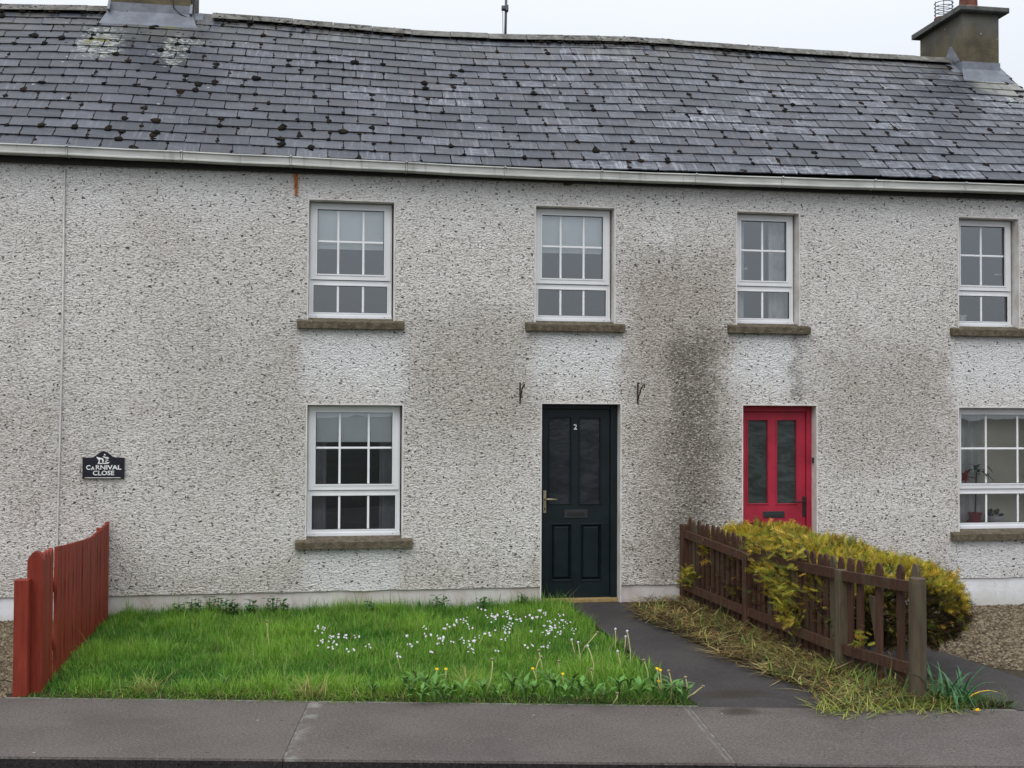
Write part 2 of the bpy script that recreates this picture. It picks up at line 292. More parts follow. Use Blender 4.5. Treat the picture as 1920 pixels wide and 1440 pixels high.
def slate_material():
    m = Mat('slate'); P = m.pos(); O = m.obj(); r = m.rand()
    off = m.n('ShaderNodeCombineXYZ'); m.l(m.math('MULTIPLY', r, 37.), off.inputs[0]); m.l(m.math('MULTIPLY', r, 91.), off.inputs[1]); V = m.vadd(O, off.outputs[0])
    X, Y, Z = m.xyz(P)
    bd = m.noise(m.scale(V, (1.6, 9, 1)), 3.2, 4, .6); stk = m.noise(m.scale(V, (13, 1.3, 1)), 2.2, 3, .6)
    r2 = m.math('FRACT', m.math('MULTIPLY', r, 17.3)); r3 = m.math('FRACT', m.math('MULTIPLY', r, 53.7))
    c = m.mix(r2, (.021, .025, .034), (.058, .065, .082)); c = m.mix(m.rng(r3, .78, .97, 0, .5), c, (.052, .046, .052))
    pale = m.math('MULTIPLY', m.math('MAXIMUM', m.rng(bd, .46, .66), m.rng(stk, .50, .66)), m.rng(X, -2.0, 3.5, .36, 1.15))
    pale = m.math('MULTIPLY', pale, m.rng(m.noise(P, .9, 3), .35, .65, .35, 1))
    c = m.mix(m.math('MULTIPLY', pale, m.rng(r2, 0, 1, .25, .95)), c, (.26, .275, .30))
    c = m.mix(m.rng(m.noise(P, 2.1, 4, .6), .55, .8, 0, .5), c, (.052, .044, .038))
    # brownish weathering towards the ridge
    c = m.mix(m.math('MULTIPLY', m.rng(Z, 5.75, 6.45), m.rng(m.noise(P, 3.4, 4), .35, .6, 0, .55)), c, (.105, .098, .078))
    # run-off wash under the two chimneys and crusts of lichen
    def spot(x, z, rx, rz):
        a = m.math('DIVIDE', m.math('SUBTRACT', X, x), rx); b = m.math('DIVIDE', m.math('SUBTRACT', Z, z), rz)
        return m.rng(m.math('ADD', m.math('MULTIPLY', a, a), m.math('MULTIPLY', b, b)), .15, 1., 1, 0)
    wash = m.math('MULTIPLY', m.math('MAXIMUM', spot(8.3, 5.98, .5, .25), m.math('MULTIPLY', spot(-2.05, 6.1, .65, .2), .25)), m.rng(m.noise(P, 6, 3), .3, .6, .3, .85))
    c = m.mix(wash, c, (.25, .25, .215))
    sp_ = m.math('MAXIMUM', m.math('MAXIMUM', spot(-2.45, 5.84, .44, .34), spot(-1.66, 5.82, .26, .44)), m.math('MAXIMUM', spot(-2.45, 6.08, .36, .13), m.math('MAXIMUM', spot(-1.5, 5.98, .22, .1), spot(8.3, 5.72, .3, .08))))
    li = m.rng(m.math('MULTIPLY_ADD', sp_, .30, m.noise(m.scale(P, (1, 1, 2)), 15, 5, .8)), .80, .84); c = m.mix(m.math('MULTIPLY', li, .85), c, (.36, .38, .33))
    c = m.mix(m.math('MULTIPLY', m.math('MAXIMUM', spot(-2.5, 5.9, .17, .12), spot(-1.78, 6.2, .12, .04)), m.rng(m.noise(P, 11, 3), .42, .58)), c, (.12, .12, .02))
    c = m.mix(m.rng(m.voro(P, 5.3).outputs['Distance'], .06, .1, .8, 0), c, m.mix(m.math('GREATER_THAN', m.noise(P, 1.7), .56), c, (.4, .41, .40)))
    m.bump(m.math('MULTIPLY_ADD', m.noise(V, 60, 3), .4, bd), .5, .004)
    return m.fin(c, m.rng(bd, .35, .7, .42, .62), .45)
M_SLATE = slate_material()
M_DECK = plain('underlay', (.012, .012, .013), .9, .1)
def ridge_material():
    m = Mat('ridge_concrete'); P = m.pos(); X, Y, Z = m.xyz(P); c = m.mix(m.rng(m.noise(P, 7, 5, .6), .35, .65), (.10, .097, .085), (.20, .195, .178))
    blk = m.math('MULTIPLY', m.rng(m.noise(P, 23, 4, .65), .50, .60), m.rng(m.noise(P, 1.3, 2), .42, .55, .15, 1)); blk = m.math('MULTIPLY', blk, m.math('SUBTRACT', 1., m.math('MULTIPLY', m.rng(X, .7, 1.0), m.rng(X, 2.3, 2.6, 1, .05))))
    c = m.mix(m.math('MULTIPLY', blk, .85), c, (.035, .033, .025)); c = m.mix(m.rng(m.noise(m.vadd(P, (5., 5., 5.)), 15, 3), .6, .7, 0, .5), c, (.32, .33, .30)); m.bump(m.noise(P, 30, 3), .6, .008); return m.fin(c, .9, .2)
M_RIDGE = ridge_material()
def moss_material():
    m = Mat('roof_moss'); P = m.pos(); c = m.mix(m.rng(m.noise(P, 2.7, 3), .45, .62), (.008, .008, .007), (.026, .017, .011)); c = m.mix(m.rng(m.noise(P, 9, 2), .62, .7, 0, .6), c, (.03, .033, .012)); m.bump(m.noise(P, 90, 2), 1, .01); return m.fin(c, .95, .1)
M_MOSS = moss_material()
def gutter_material():
    m = Mat('weathered_gutter'); P = m.pos(); c = m.mix(m.rng(m.noise(m.scale(P, (1, 1, 4)), 3, 5, .6), .35, .7), (.52, .525, .495), (.37, .38, .35)); c = m.mix(m.rng(m.noise(m.scale(P, (9, 1, 1)), 2, 4), .58, .72, 0, .5), c, (.24, .25, .21)); return m.fin(c, .55, .3)
M_GUTTER = gutter_material(); M_FASCIA = plain('dark_fascia', (.03, .028, .026), .8)
M_LEAD = plain('lead_flashing', (.17, .185, .215), .55, .4, .22, 5, .006, 20)
def chim_material():
    m = Mat('chimney_render'); P = m.pos(); X, Y, Z = m.xyz(P); c = m.mix(m.rng(m.noise(P, 4, 5, .6), .35, .65), (.085, .075, .055), (.15, .125, .08)); c = m.mix(m.math('MULTIPLY', m.rng(Z, 6.55, 6.9), m.rng(m.noise(P, 3), .4, .6, .3, .7)), c, (.16, .165, .15)); c = m.mix(m.rng(m.voro(P, 9).outputs['Distance'], .06, .10, .7, 0), c, m.mix(m.math('GREATER_THAN', m.noise(P, 2.2), .5), c, (.5, .5, .46))); m.bump(m.noise(P, 45, 4), .8, .008); return m.fin(c, .95, .1)
M_CHIM = chim_material(); M_CAP = plain('chimney_cap', (.11, .115, .105), .9, .2, .3, 8, .006, 40); M_POT = plain('terracotta', (.17, .07, .05), .85, .2, .35, 12)
def asphalt(name, a, b, speck=.5, joints=False):
    m = Mat(name); P = m.pos(); X, Y, Z = m.xyz(P); f = m.noise(P, 1.4, 5, .6); c = m.mix(m.rng(f, .3, .7), a, b)
    g = m.noise(P, 62, 4, .8); c = m.mix(m.math('MULTIPLY', m.rng(g, .52, .68), speck), c, tuple(x*2.1 for x in b))
    c = m.mix(m.math('MULTIPLY', m.rng(g, .48, .32), speck*1.3), c, tuple(x*.35 for x in a))
    dmp = m.rng(m.noise(m.vadd(P, (2., 9., 0.)), 1.1, 4, .55), .56, .72)
    def spot(x, y, rx, ry):
        p = m.math('DIVIDE', m.math('SUBTRACT', X, x), rx); q = m.math('DIVIDE', m.math('SUBTRACT', Y, y), ry)
        return m.rng(m.math('MULTIPLY_ADD', m.noise(P, 7, 3), .8, m.math('ADD', m.math('MULTIPLY', p, p), m.math('MULTIPLY', q, q))), .4, 1.4, 1, 0)
    wet = m.math('MAXIMUM', spot(2.72, -3.78, .34, .15), spot(2.62, -4.22, .17, .13))
    c = m.mix(m.math('MULTIPLY', dmp, .4), c, tuple(x*.5 for x in a)); c = m.mix(m.math('MULTIPLY', wet, .75), c, (.030, .023, .014))
    vo = m.voro(P, 8); sp2 = m.math('MULTIPLY', m.rng(vo.outputs['Distance'], .05, .10, 1, 0), m.math('GREATER_THAN', m.xyz(vo.outputs['Color'])[1], .55)); c = m.mix(m.math('MULTIPLY', sp2, .75), c, (.02, .018, .016))
    sp3 = m.math('MULTIPLY', m.rng(vo.outputs['Distance'], .05, .08, 1, 0), m.math('LESS_THAN', m.xyz(vo.outputs['Color'])[1], .05)); c = m.mix(m.math('MULTIPLY', sp3, .8), c, (.4, .4, .38))
    if joints:   # cement smeared beside the cast joints
        for jx0, w_, st in ((-.155, .10, .9), (2.27, .03, .5)):
            u = m.math('SUBTRACT', m.math('ADD', X, m.math('MULTIPLY', m.math('ADD', Y, 4.2), -.103)), jx0); u = m.math('MULTIPLY_ADD', m.noise(P, 9, 4, .65), w_*1.6, m.math('SUBTRACT', u, w_*.8))
            k = m.math('MULTIPLY', m.rng(u, .0, .008), m.rng(u, w_*.4, w_, 1, 0)); k = m.math('MULTIPLY', k, m.rng(m.noise(P, 5, 3), .38, .62)); c = m.mix(m.math('MULTIPLY', k, st), c, (.24, .235, .21))
    m.bump(g, 1., .008); return m.fin(c, m.rng(dmp, 0, 1, .85, .6), .3)
M_PAVE = asphalt('worn_pavement', (.098, .083, .075), (.128, .110, .101), .6, True); M_PATH = asphalt('path_tarmac', (.040, .036, .035), (.060, .053, .051), .4); M_ROAD = asphalt('road_tarmac', (.018, .017, .017), (.030, .028, .028), .8); M_KERBFACE = asphalt('kerb_face', (.014, .012, .012), (.030, .026, .026), .9)
M_MORTAR = plain('joint_cement', (.16, .155, .14), .9, .2, .4, 18, .004, 60)
M_SOIL = plain('soil', (.035, .028, .018), .95, .1, .4, 12, .02, 30); M_LAWNSOIL = plain('lawn_soil', (.030, .045, .014), .95, .1, .4, 9, .02, 30); M_GROUND = plain('ground_field', (.028, .030, .024), .95, .1, .3, .2)
M_GRAVELBED = plain('gravel_bed', (.06, .05, .035), .95, .1, .35, 40, .015, 70)
def pebble_material():
    m = Mat('gravel_stone'); c = m.mix(m.attr(), (.08, .062, .038), (.27, .22, .148)); m.l(c, m.b.inputs['Base Color']); return m.fin(c, .85, .2)
M_PEBBLE = pebble_material()
def leaf_material(name, gain=1., transl=.35, rough=.6):
    m = Mat(name); c = m.attr(); m.fin(c, rough, .25)
    tr = m.n('ShaderNodeBsdfTranslucent'); m.l(c, tr.inputs[0]); mx = m.n('ShaderNodeMixShader'); mx.inputs[0].default_value = transl; m.l(m.b.outputs[0], mx.inputs[1]); m.l(tr.outputs[0], mx.inputs[2]); m.l(mx.outputs[0], m.out.inputs[0]); return m.m
M_BLADE = leaf_material('grass_blade'); M_STRAW = leaf_material('dead_grass', 1, .15, .8); M_CONIFER = leaf_material('golden_conifer', 1, .3, .7)
M_LEAF = plain('weed_leaf', (.085, .20, .035), .55, .3, .35, 9); M_STALK = plain('pale_stalk', (.46, .45, .20), .7, .2, .2, 20); M_DRYHEAD = plain('dry_head', (.30, .24, .16), .9, .1, .3, 40); M_PETAL = plain('white_petal', (.66, .62, .68), .7, .2, .06, 30); M_YELLOW = plain('yellow_petal', (.75, .50, .02), .7, .2, .15, 40); M_GREENSTEM = plain('green_stem', (.07, .15, .03), .7, .2, .2, 20)
M_DAFF = plain('daffodil_leaf', (.045, .14, .05), .5, .3, .3, 12); M_TWIG = plain('brown_twig', (.045, .03, .02), .9, .1, .3, 20)
def wood_material(name, a, b, green=0., rough=.75):
    m = Mat(name); P = m.pos(); r = m.rand(); f = m.noise(m.scale(P, (9, 9, 1.2)), 3.5, 4, .6); c = m.mix(m.rng(f, .3, .7), a, b)
    c = m.mix(m.rng(r, 0, 1, 0, .35), c, tuple(x*.55 for x in a))
    if green: c = m.mix(m.rng(m.noise(P, 5, 4, .6), .5, .72, 0, green), c, (.075, .08, .045))
    m.bump(m.noise(m.scale(P, (16, 16, 1)), 8, 3), .7, .004); return m.fin(c, rough, .25)
M_REDWOOD = wood_material('red_stain', (.20, .027, .015), (.28, .044, .022), 0, .6); M_BROWN = wood_material('brown_timber', (.058, .027, .018), (.10, .050, .032), .45); M_OLDPOST = wood_material('weathered_post', (.075, .056, .036), (.125, .098, .064), .5)
M_CONDUIT = plain('painted_conduit', (.60, .59, .57), .6, .3, .15, 8); M_MAST = plain('grey_mast', (.10, .105, .12), .5, .5, .2, 8, metal=.4)
# ------------------------------------------------------------------ ground
def yf(x): return -4.86-.178*x      # pavement front edge (kerb)
def yb(x): return -3.61-.193*x      # pavement back edge
def sheet(name, pts, mat, z=None):
    mb = MB(); mb.add([(p[0], p[1], p[2] if len(p) > 2 else z) for p in pts], [tuple(range(len(pts)))]); return struct(mb.build(name, mat, recalc=False))
sheet('ground', [(-400, -400), (400, -400), (400, 400), (-400, 400)], M_GROUND, -.17)
sheet('road', [(-80, -12.5+.178*80), (60, -12.5-.178*60), (60, yf(60)+.05), (-80, yf(-80)+.05)], M_ROAD, -.115)
# pavement of cast bays with a joint between each
pav = MB(); pav.prism([(-12, yf(-12)+.03), (14, yf(14)+.03), (14, yb(14)+.05), (-12, yb(-12)+.05)], (-.168, -.006), 'z'); pavement = struct(pav.build('pavement', M_MORTAR))
jx = [-12, -9.9, -7.45, -5.0, -2.56, -.155, 2.27, 4.72, 7.17, 9.62, 12.]
for a, b in zip(jx[:-1], jx[1:]):
    g = .005
    def tilt(x, y, back): return x + (.062 if back else -.062)
    poly = [(a-.062+g, yf(a-.062)), (b-.062-g, yf(b-.062)), (b+.062-g, yb(b+.062)), (a+.062+g, yb(a+.062))]
    mb = MB(); dz = rng.uniform(-.003, .003); e = .004
    top = [(x+(e if i in (0, 3) else -e), y+(e if i < 2 else -e), dz) for i, (x, y) in enumerate(poly)]; mid = [(x, y, dz-.012) for x, y in poly]; bot = [(x, y, -.16) for x, y in poly]
    mb.add(top+mid+bot, [(0, 1, 2, 3)]); mb.add(top+mid+bot, [(i, 4+i, 4+(i+1) % 4, (i+1) % 4) for i in range(4)]); mb.add(top+mid+bot, [(4+i, 8+i, 8+(i+1) % 4, 4+(i+1) % 4) for i in range(4)], 1)
    mb.build('paving_bay', [M_PAVE, M_KERBFACE], pavement)
def yard(name, x0, x1, mat, zb, zf=-.006, nx=6, ny=14):
    mb = MB(); vs = []
    for j in range(ny+1):
        for i in range(nx+1):
            x = x0+(x1-x0)*i/nx; t = j/ny; y = yb(x)*(1-t)+.05*t; vs.append((x, y, zf+(zb-zf)*min(1, t*1.1)))
    mb.add(vs, [(j*(nx+1)+i, j*(nx+1)+i+1, (j+1)*(nx+1)+i+1, (j+1)*(nx+1)+i) for j in range(ny) for i in range(nx)]); return struct(mb.build(name, mat, recalc=False))
yard('garden_soil', -2.0, 2.42, M_LAWNSOIL, -.05)
path = yard('garden_path', 2.40, 3.45, M_PATH, -.012, -.003)
yard('border_soil', 3.45, 4.42, M_SOIL, -.10)
yard('neighbour_path', 4.42, 5.05, M_PATH, -.13, -.004)
yard('gravel_yard', 5.05, 9.5, M_GRAVELBED, -.14, -.01)
yard('left_gravel_yard', -9, -2.0, M_GRAVELBED, -.06, -.01)
# second path bends across in front of the gravel
mb = MB(); pts = [(4.4, yb(4.4)), (9.4, yb(9.4)), (9.4, yb(9.4)+.75), (6.2, -3.95), (5.5, -3.62), (5.1, -3.1), (5.0, -2.3), (4.4, -2.3)]
mb.add([(x, y, -.006-.125*max(0, min(1, (y-yb(x))/3.4*1.1))+.006) for x, y in pts], [tuple(range(8))]); struct(mb.build('path_apron', M_PATH, recalc=False))
# ------------------------------------------------------------------ houses
XL, XM, XR = -2.455, 3.60, 8.60
HS = {}
for k, x, lab in (('L', -3.6, 'dashed white terraced house beyond the thin vertical conduit, behind the red fence'), ('M', .6, 'dashed off-white terraced house with the dark green front door numbered 2'), ('R', 6.1, 'dashed white terraced house with the crimson front door and grey chimney')):
    HS[k] = empty('terraced_house', (x, 0, 0), lab, 'house', 'houses of the terrace')
def house_of(x): return HS['L'] if x < XL else HS['M'] if x < XM else HS['R']
OPEN = {'M': [(-.196, .655, 2.78, 3.965), (-.196, .75, .655, 1.972), (2.042, 2.878, 2.79, 3.98), (2.11, 2.945, -.2, 1.995)], 'R': [(4.15, 4.852, 2.80, 3.99), (6.622, 7.346, 2.81, 4.01), (6.616, 7.80, .645, 1.978), (4.214, 5.04, -.2, 1.99)], 'L': []}
ZD = .172
for k, x0, x1 in (('L', -6.5, XL), ('M', XL, XM), ('R', XM, XR)):
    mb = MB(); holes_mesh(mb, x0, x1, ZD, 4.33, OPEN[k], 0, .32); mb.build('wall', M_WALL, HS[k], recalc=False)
    mb = MB(); holes_mesh(mb, x0, x1, -.3, ZD, OPEN[k], .014, .32); mb.build('plinth', M_PL_MID if k == 'M' else M_PL_WHITE, HS[k], recalc=False)
    # ragged bottom edge of the dash
    segs = []; x = x0
    holes = [(h[0], h[1]) for h in OPEN[k] if h[2] < 0]
    mb = MB(); runs = [mb]
    while x < x1-1e-6:
        nx_ = min(x+.06, x1)
        for h in holes:
            if x < h[0] < nx_: nx_ = h[0]
            if h[0] <= x < h[1]: nx_ = h[1]; mb = MB(); runs.append(mb); break
        if not any(h[0] <= (x+nx_)/2 <= h[1] for h in holes):
            za = ZD-.012+.014*mnoise.noise((x*4, 1, 0)); zb_ = ZD-.012+.014*mnoise.noise((nx_*4, 1, 0))
            mb.add([(x, -.006, za), (nx_, -.006, zb_), (nx_, -.001, ZD+.05), (x, -.001, ZD+.05), (x, .013, za), (nx_, .013, zb_)], [(0, 1, 2, 3), (1, 0, 4, 5)])
        x = nx_
    for mb in runs:
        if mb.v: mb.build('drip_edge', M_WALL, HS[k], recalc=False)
# body behind the facade: back wall, gable
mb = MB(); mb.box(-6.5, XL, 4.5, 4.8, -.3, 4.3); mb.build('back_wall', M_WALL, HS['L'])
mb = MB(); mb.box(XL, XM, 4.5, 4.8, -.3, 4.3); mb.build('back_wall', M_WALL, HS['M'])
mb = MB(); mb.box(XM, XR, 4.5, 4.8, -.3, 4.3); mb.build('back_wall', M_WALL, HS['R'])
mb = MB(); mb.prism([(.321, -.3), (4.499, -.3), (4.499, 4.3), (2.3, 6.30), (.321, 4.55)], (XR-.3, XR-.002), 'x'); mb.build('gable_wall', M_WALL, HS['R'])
# ------------------------------------------------------------------ roof
RX = [-6.5, -3.67, -2.5, -1.5, -.36, .51, 1.4, 2.17, 3.43, 4.11, 4.8, 5.85, 7.44, 9]; RZ = [6.45, 6.46, 6.52, 6.51, 6.49, 6.453, 6.441, 6.454, 6.506, 6.519, 6.49, 6.483, 6.482, 6.47]
EX = [-6.5, -3, -.3, 1.8, 3.0, 4.8, 7.4, 9]; EZ = [4.335, 4.335, 4.318, 4.305, 4.322, 4.345, 4.372, 4.38]
YE, YR, NCOURSE = -.125, 2.3, 17
def smoothi(x, xs, ys):
    s = 0; w = 0
    for d in (-.45, -.25, 0, .25, .45): s += float(np.interp(x+d, xs, ys)); w += 1
    return s/w
def roofp(x, t):
    ez = smoothi(x, EX, EZ); rz = smoothi(x, RX, RZ)-.075
    return Vector((x, YE+(YR-YE)*t, ez+(rz-ez)*t+.018*mnoise.noise((x*.7, t*2.2, 3.))*math.sin(math.pi*t)))
def roofM(x, t):
    p = roofp(x, t); u = (roofp(x+.15, t)-roofp(x-.15, t)).normalized(); v = (roofp(x, t+.03)-roofp(x, t-.03)).normalized(); n = u.cross(v).normalized(); v = n.cross(u)
    return Matrix(((u.x, v.x, n.x, p.x), (u.y, v.y, n.y, p.y), (u.z, v.z, n.z, p.z), (0, 0, 0, 1)))
ROOF = {}
for k, x0, x1 in (('L', -6.5, XL), ('M', XL, XM), ('R', XM, XR+.02)):
    mb = MB(); nx_ = max(6, int((x1-x0)/.2)); vs = []; ts = [.0, .25, .5, .75, 1.0]
    for t in ts: vs += [tuple(roofp(x0+(x1-x0)*i/nx_, t)+Vector((0, .02, -.022))) for i in range(nx_+1)]
    for t in (.75, .5, .25, .0):
        vs += [(lambda p: (p.x, 4.7-(p.y-.0)-.1, p.z-.03))(roofp(x0+(x1-x0)*i/nx_, t)) for i in range(nx_+1)]
    rows = len(vs)//(nx_+1)
    mb.add(vs, [(j*(nx_+1)+i, j*(nx_+1)+i+1, (j+1)*(nx_+1)+i+1, (j+1)*(nx_+1)+i) for j in range(rows-1) for i in range(nx_)])
    ROOF[k] = mb.build('roof', M_DECK, HS[k], recalc=False)
SW, SLEN, TH = .3, .36, .011
def slate_mesh(i):
    r = random.Random(100+i); w = SW/2-.0042
    o = [(-w, r.uniform(0, .004)), (-w*.3, r.uniform(-.002, .003)), (w*.4, r.uniform(-.002, .003)), (w, r.uniform(0, .004)), (w, SLEN), (-w, SLEN)]
    if i in (2, 5): o = [(-w, .014), (-w+.012, .002)]+o[1:]
    if i == 4: o = o[:3]+[(w-.02, .001), (w, .018)]+o[4:]
    n = len(o); zt = lambda y: .026-.022*y/SLEN
    mb = MB(); vs = [(x, y, zt(y)) for x, y in o]+[(x, y, zt(y)-TH) for x, y in o]
    mb.add(vs, [tuple(range(n))]+[(i_, i_+n, (i_+1) % n+n, (i_+1) % n) for i_ in range(n)]); return mb
SMB = [slate_mesh(i) for i in range(6)]; SME = [m.mesh('slate', M_SLATE) for m in SMB]
slates = {'L': [], 'M': [], 'R': []}; moss = {k: MB() for k in 'LMR'}
CHIMS = [(-2.47, -1.56, 2.16), (7.90, 8.42, 2.0)]
for c in range(NCOURSE):
    t = c/NCOURSE*.985+.0; xo = -6.45+(c % 2)*SW/2+rng.uniform(-.012, .012)
    j = 0
    while True:
        x = xo+j*SW; j += 1
        if x > XR-.1: break
        p = roofp(x, t)
        if any(a-.05 < x < b+.05 and p.y > y-.0 for a, b, y in CHIMS): continue
        k = 'L' if x < XL else 'M' if x < XM else 'R'
        M = roofM(x+rng.uniform(-.002, .002), t) @ Matrix.Translation((0, rng.uniform(-.004, .004), rng.uniform(0, .003))) @ Matrix.Rotation(rng.gauss(0, .007), 4, 'Z') @ Matrix.Rotation(rng.gauss(0, .006), 4, 'X') @ Matrix.Rotation(rng.gauss(0, .006), 4, 'Y')
        slates[k].append((c, x, M, rng.randrange(6) if rng.random() < .35 else rng.choice((0, 1, 3))))
        # moss cushions sit in the open joint to the right of the slate
        dens = float(np.interp(x, [-4, -2, 0, 2, 5, 9], [.95, .95, .84, .75, .68, .6]))*(1. if c < 14 else .45)
        Mj = roofM(x+SW/2, t)
        if rng.random() < dens:
            s = rng.choice((.016, .02, .024, .028, .034, .046 if x < 1 else .03)); n_ = rng.choice((1, 1, 2, 2, 3))
            for q in range(n_):
                ss = s*rng.uniform(.6, 1.15); v = rng.choice((.02, .05, .1, .15)) if q else rng.choice((.006, .03))
                moss[k].blob(Mj @ Vector((rng.gauss(0, .006), v, .022)), ss*rng.uniform(.8, 1.25), ss*rng.uniform(1, 1.5), ss*.40, .38, Mj.to_3x3())
            if rng.random() < .7: moss[k].blob(Mj @ Vector((0, .085, .017)), .009, rng.uniform(.05, .1), .010, .2, Mj.to_3x3())
        if x < 1.2 and rng.random() < .42:
            for q in range(rng.randrange(1, 5)): moss[k].blob(Mj @ Vector((rng.uniform(-.28, 0), -.004, .016)), rng.uniform(.012, .03), .012, .011, .3, Mj.to_3x3())
        if -2.9 < x < -1.2 and 11 < c < 16:
            for q in range(2): moss[k].blob(Mj @ Vector((rng.uniform(-.28, 0), rng.uniform(0, .18), .016)), rng.uniform(.012, .035), rng.uniform(.01, .022), .01, .3, Mj.to_3x3())
for k in 'LMR':
    def key(s):
        x = s[1]; vis = -3.9 < x < 8.7; return (not vis, s[0])
    ss = sorted(slates[k], key=key)
    for c, x, M, i in ss[:300]:
        o = bpy.data.objects.new('slate', SME[i]); COL.objects.link(o); o.parent = ROOF[k]; o.matrix_basis = M
    rest = MB()
    for c, x, M, i in ss[300:]: rest.add([M @ Vector(v) for v in SMB[i].v], SMB[i].f)
    if rest.v: stuff(rest.build('upper_slates', M_SLATE, ROOF[k], recalc=False))
    stuff(moss[k].build('roof_moss', M_MOSS, ROOF[k], smooth=True, recalc=False))
# ridge tiles
x = -6.4; dark = MB()
while x < 8.1:
    x2 = min(x+.46, XR+.03)
    if not any(a-.02 < (x+x2)/2 < b+.02 for a, b, y in CHIMS):
        mb = MB(); prof = [(-.125, -.10), (-.118, -.088), (-.03, -.008), (0, .0), (.03, -.008), (.118, -.088), (.125, -.10), (.0, -.03)]
        a, b = roofp(x, 1), roofp(x2, 1); jz = rng.uniform(-.004, .004); vs = []
        for P_, zz in ((a, jz), (b, jz+.003)): vs += [(P_.x, YR+py, P_.z+.075+pz+zz) for py, pz in prof]
        n = len(prof); vs[:n] = [(v[0]+.003, v[1], v[2]) for v in vs[:n]]; vs[n:] = [(v[0]-.003, v[1], v[2]) for v in vs[n:]]
        mb.add(vs, [tuple(range(n)), tuple(range(2*n-1, n-1, -1))]+[(i, i+n, (i+1) % n+n, (i+1) % n) for i in range(n)])
        mb.build('ridge_tile', M_RIDGE, ROOF['L' if x < XL else 'M' if x < XM else 'R'])
        for q in range(rng.randrange(0, 4)):
            xx = rng.uniform(x, x2); moss['M'] = moss['M']
    x = x2
for (xa, xb, dn, k) in ((2.45, 3.58, 46, 'M'), (3.62, 5.4, 40, 'R'), (-3.9, -2.5, 34, 'L'), (-1.3, .9, 46, 'M')):
    mb = MB()
    for q in range(dn):
        xx = rng.uniform(xa, xb); P_ = roofp(xx, 1); s = rng.uniform(.008, .02); up = rng.random()
        if up < .6: mb.blob((xx, YR-.15, P_.z-.06), s*2, s, s, .3)
        else:
            dy = rng.uniform(-.1, .0); mb.blob((xx, YR+dy, P_.z+.071-.86*max(0, -dy-.02)), s*1.1, s, s*.5, .3)
    stuff(mb.build('ridge_moss', M_MOSS, ROOF[k], smooth=True, recalc=False))
# fascia and gutter
GX = [-6.5]+[aty(px, 310, -.16).x for px in (125, 340, 545, 762, 947, 1128, 1305, 1467, 1640, 1810)]+[8.62]
def gz(x): return float(np.interp(x, [-6.5, -3, 0, 1.8, 4.6, 7.4, 9], [4.352, 4.352, 4.330, 4.308, 4.318, 4.342, 4.35]))
GP = [(0, 0), (.014, .003), (.018, -.010), (.004, -.020), (.002, -.074), (.017, -.084), (.018, -.098), (.004, -.106), (-.03, -.108), (-.085, -.102), (-.095, -.09), (-.095, 0), (-.088, 0), (-.086, -.085), (-.03, -.098), (-.002, -.095), (-.002, -.004)]
for a, b in zip(GX[:-1], GX[1:]):
    cuts = [a]+([XL] if a < XL-.05 and b > XL+.05 else [])+[b]
    mb = MB(); h = house_of((a+b)/2); n = len(GP); xs = [a+.011, (a+b)/2, b-.011]
    vs = [(x, -.16-py, gz(x)-.004+pz*.86+(0 if i != 1 else -.003)) for i, x in enumerate(xs) for py, pz in GP]
    mb.add(vs, [tuple(range(n)), tuple(range(3*n-1, 2*n-1, -1))]+[(r*n+i, r*n+(i+1) % n, (r+1)*n+(i+1) % n, (r+1)*n+i) for r in range(2) for i in range(n)])
    g = mb.build('gutter', M_GUTTER, h)
    mb = MB(); n = len(GP)
    vs = [(x, -.16-py*1.45-.004, gz(b)+.001+pz*.93) for x in (b-.007, b+.007) for py, pz in GP[:11]]; n = 11
    mb.add(vs, [tuple(range(n)), tuple(range(2*n-1, n-1, -1))]+[(i, i+n, (i+1) % n+n, (i+1) % n) for i in range(n)]); mb.build('gutter_joint', M_GUTTER, g)
for k, x0, x1 in (('L', -6.5, XL), ('M', XL, XM), ('R', XM, XR)):
    mb = MB(); mb.box(x0, x1, -.06, -.012, 4.20, 4.345); mb.box(x0, x1, -.0119, .31, 4.331, 4.36); mb.build('fascia', M_FASCIA, HS[k])
mb = MB(); p = aty(556, 318, -.03); mb.box(p.x-.012, p.x+.012, -.02, -.003, 3.985, 4.25); mb.box(p.x-.02, p.x-.006, -.026, -.004, 4.06, 4.22); mb.build('rusty_strap', M_RUST, HS['M'])
p = aty(1065, 345, 0); mb = MB(); mb.blob((p.x, -.012, p.z), .05, .025, .022, .3); mb.blob((p.x+.03, -.012, p.z+.015), .03, .025, .022, .3); mb.build('render_lump', M_SILL, HS['M'], smooth=True)
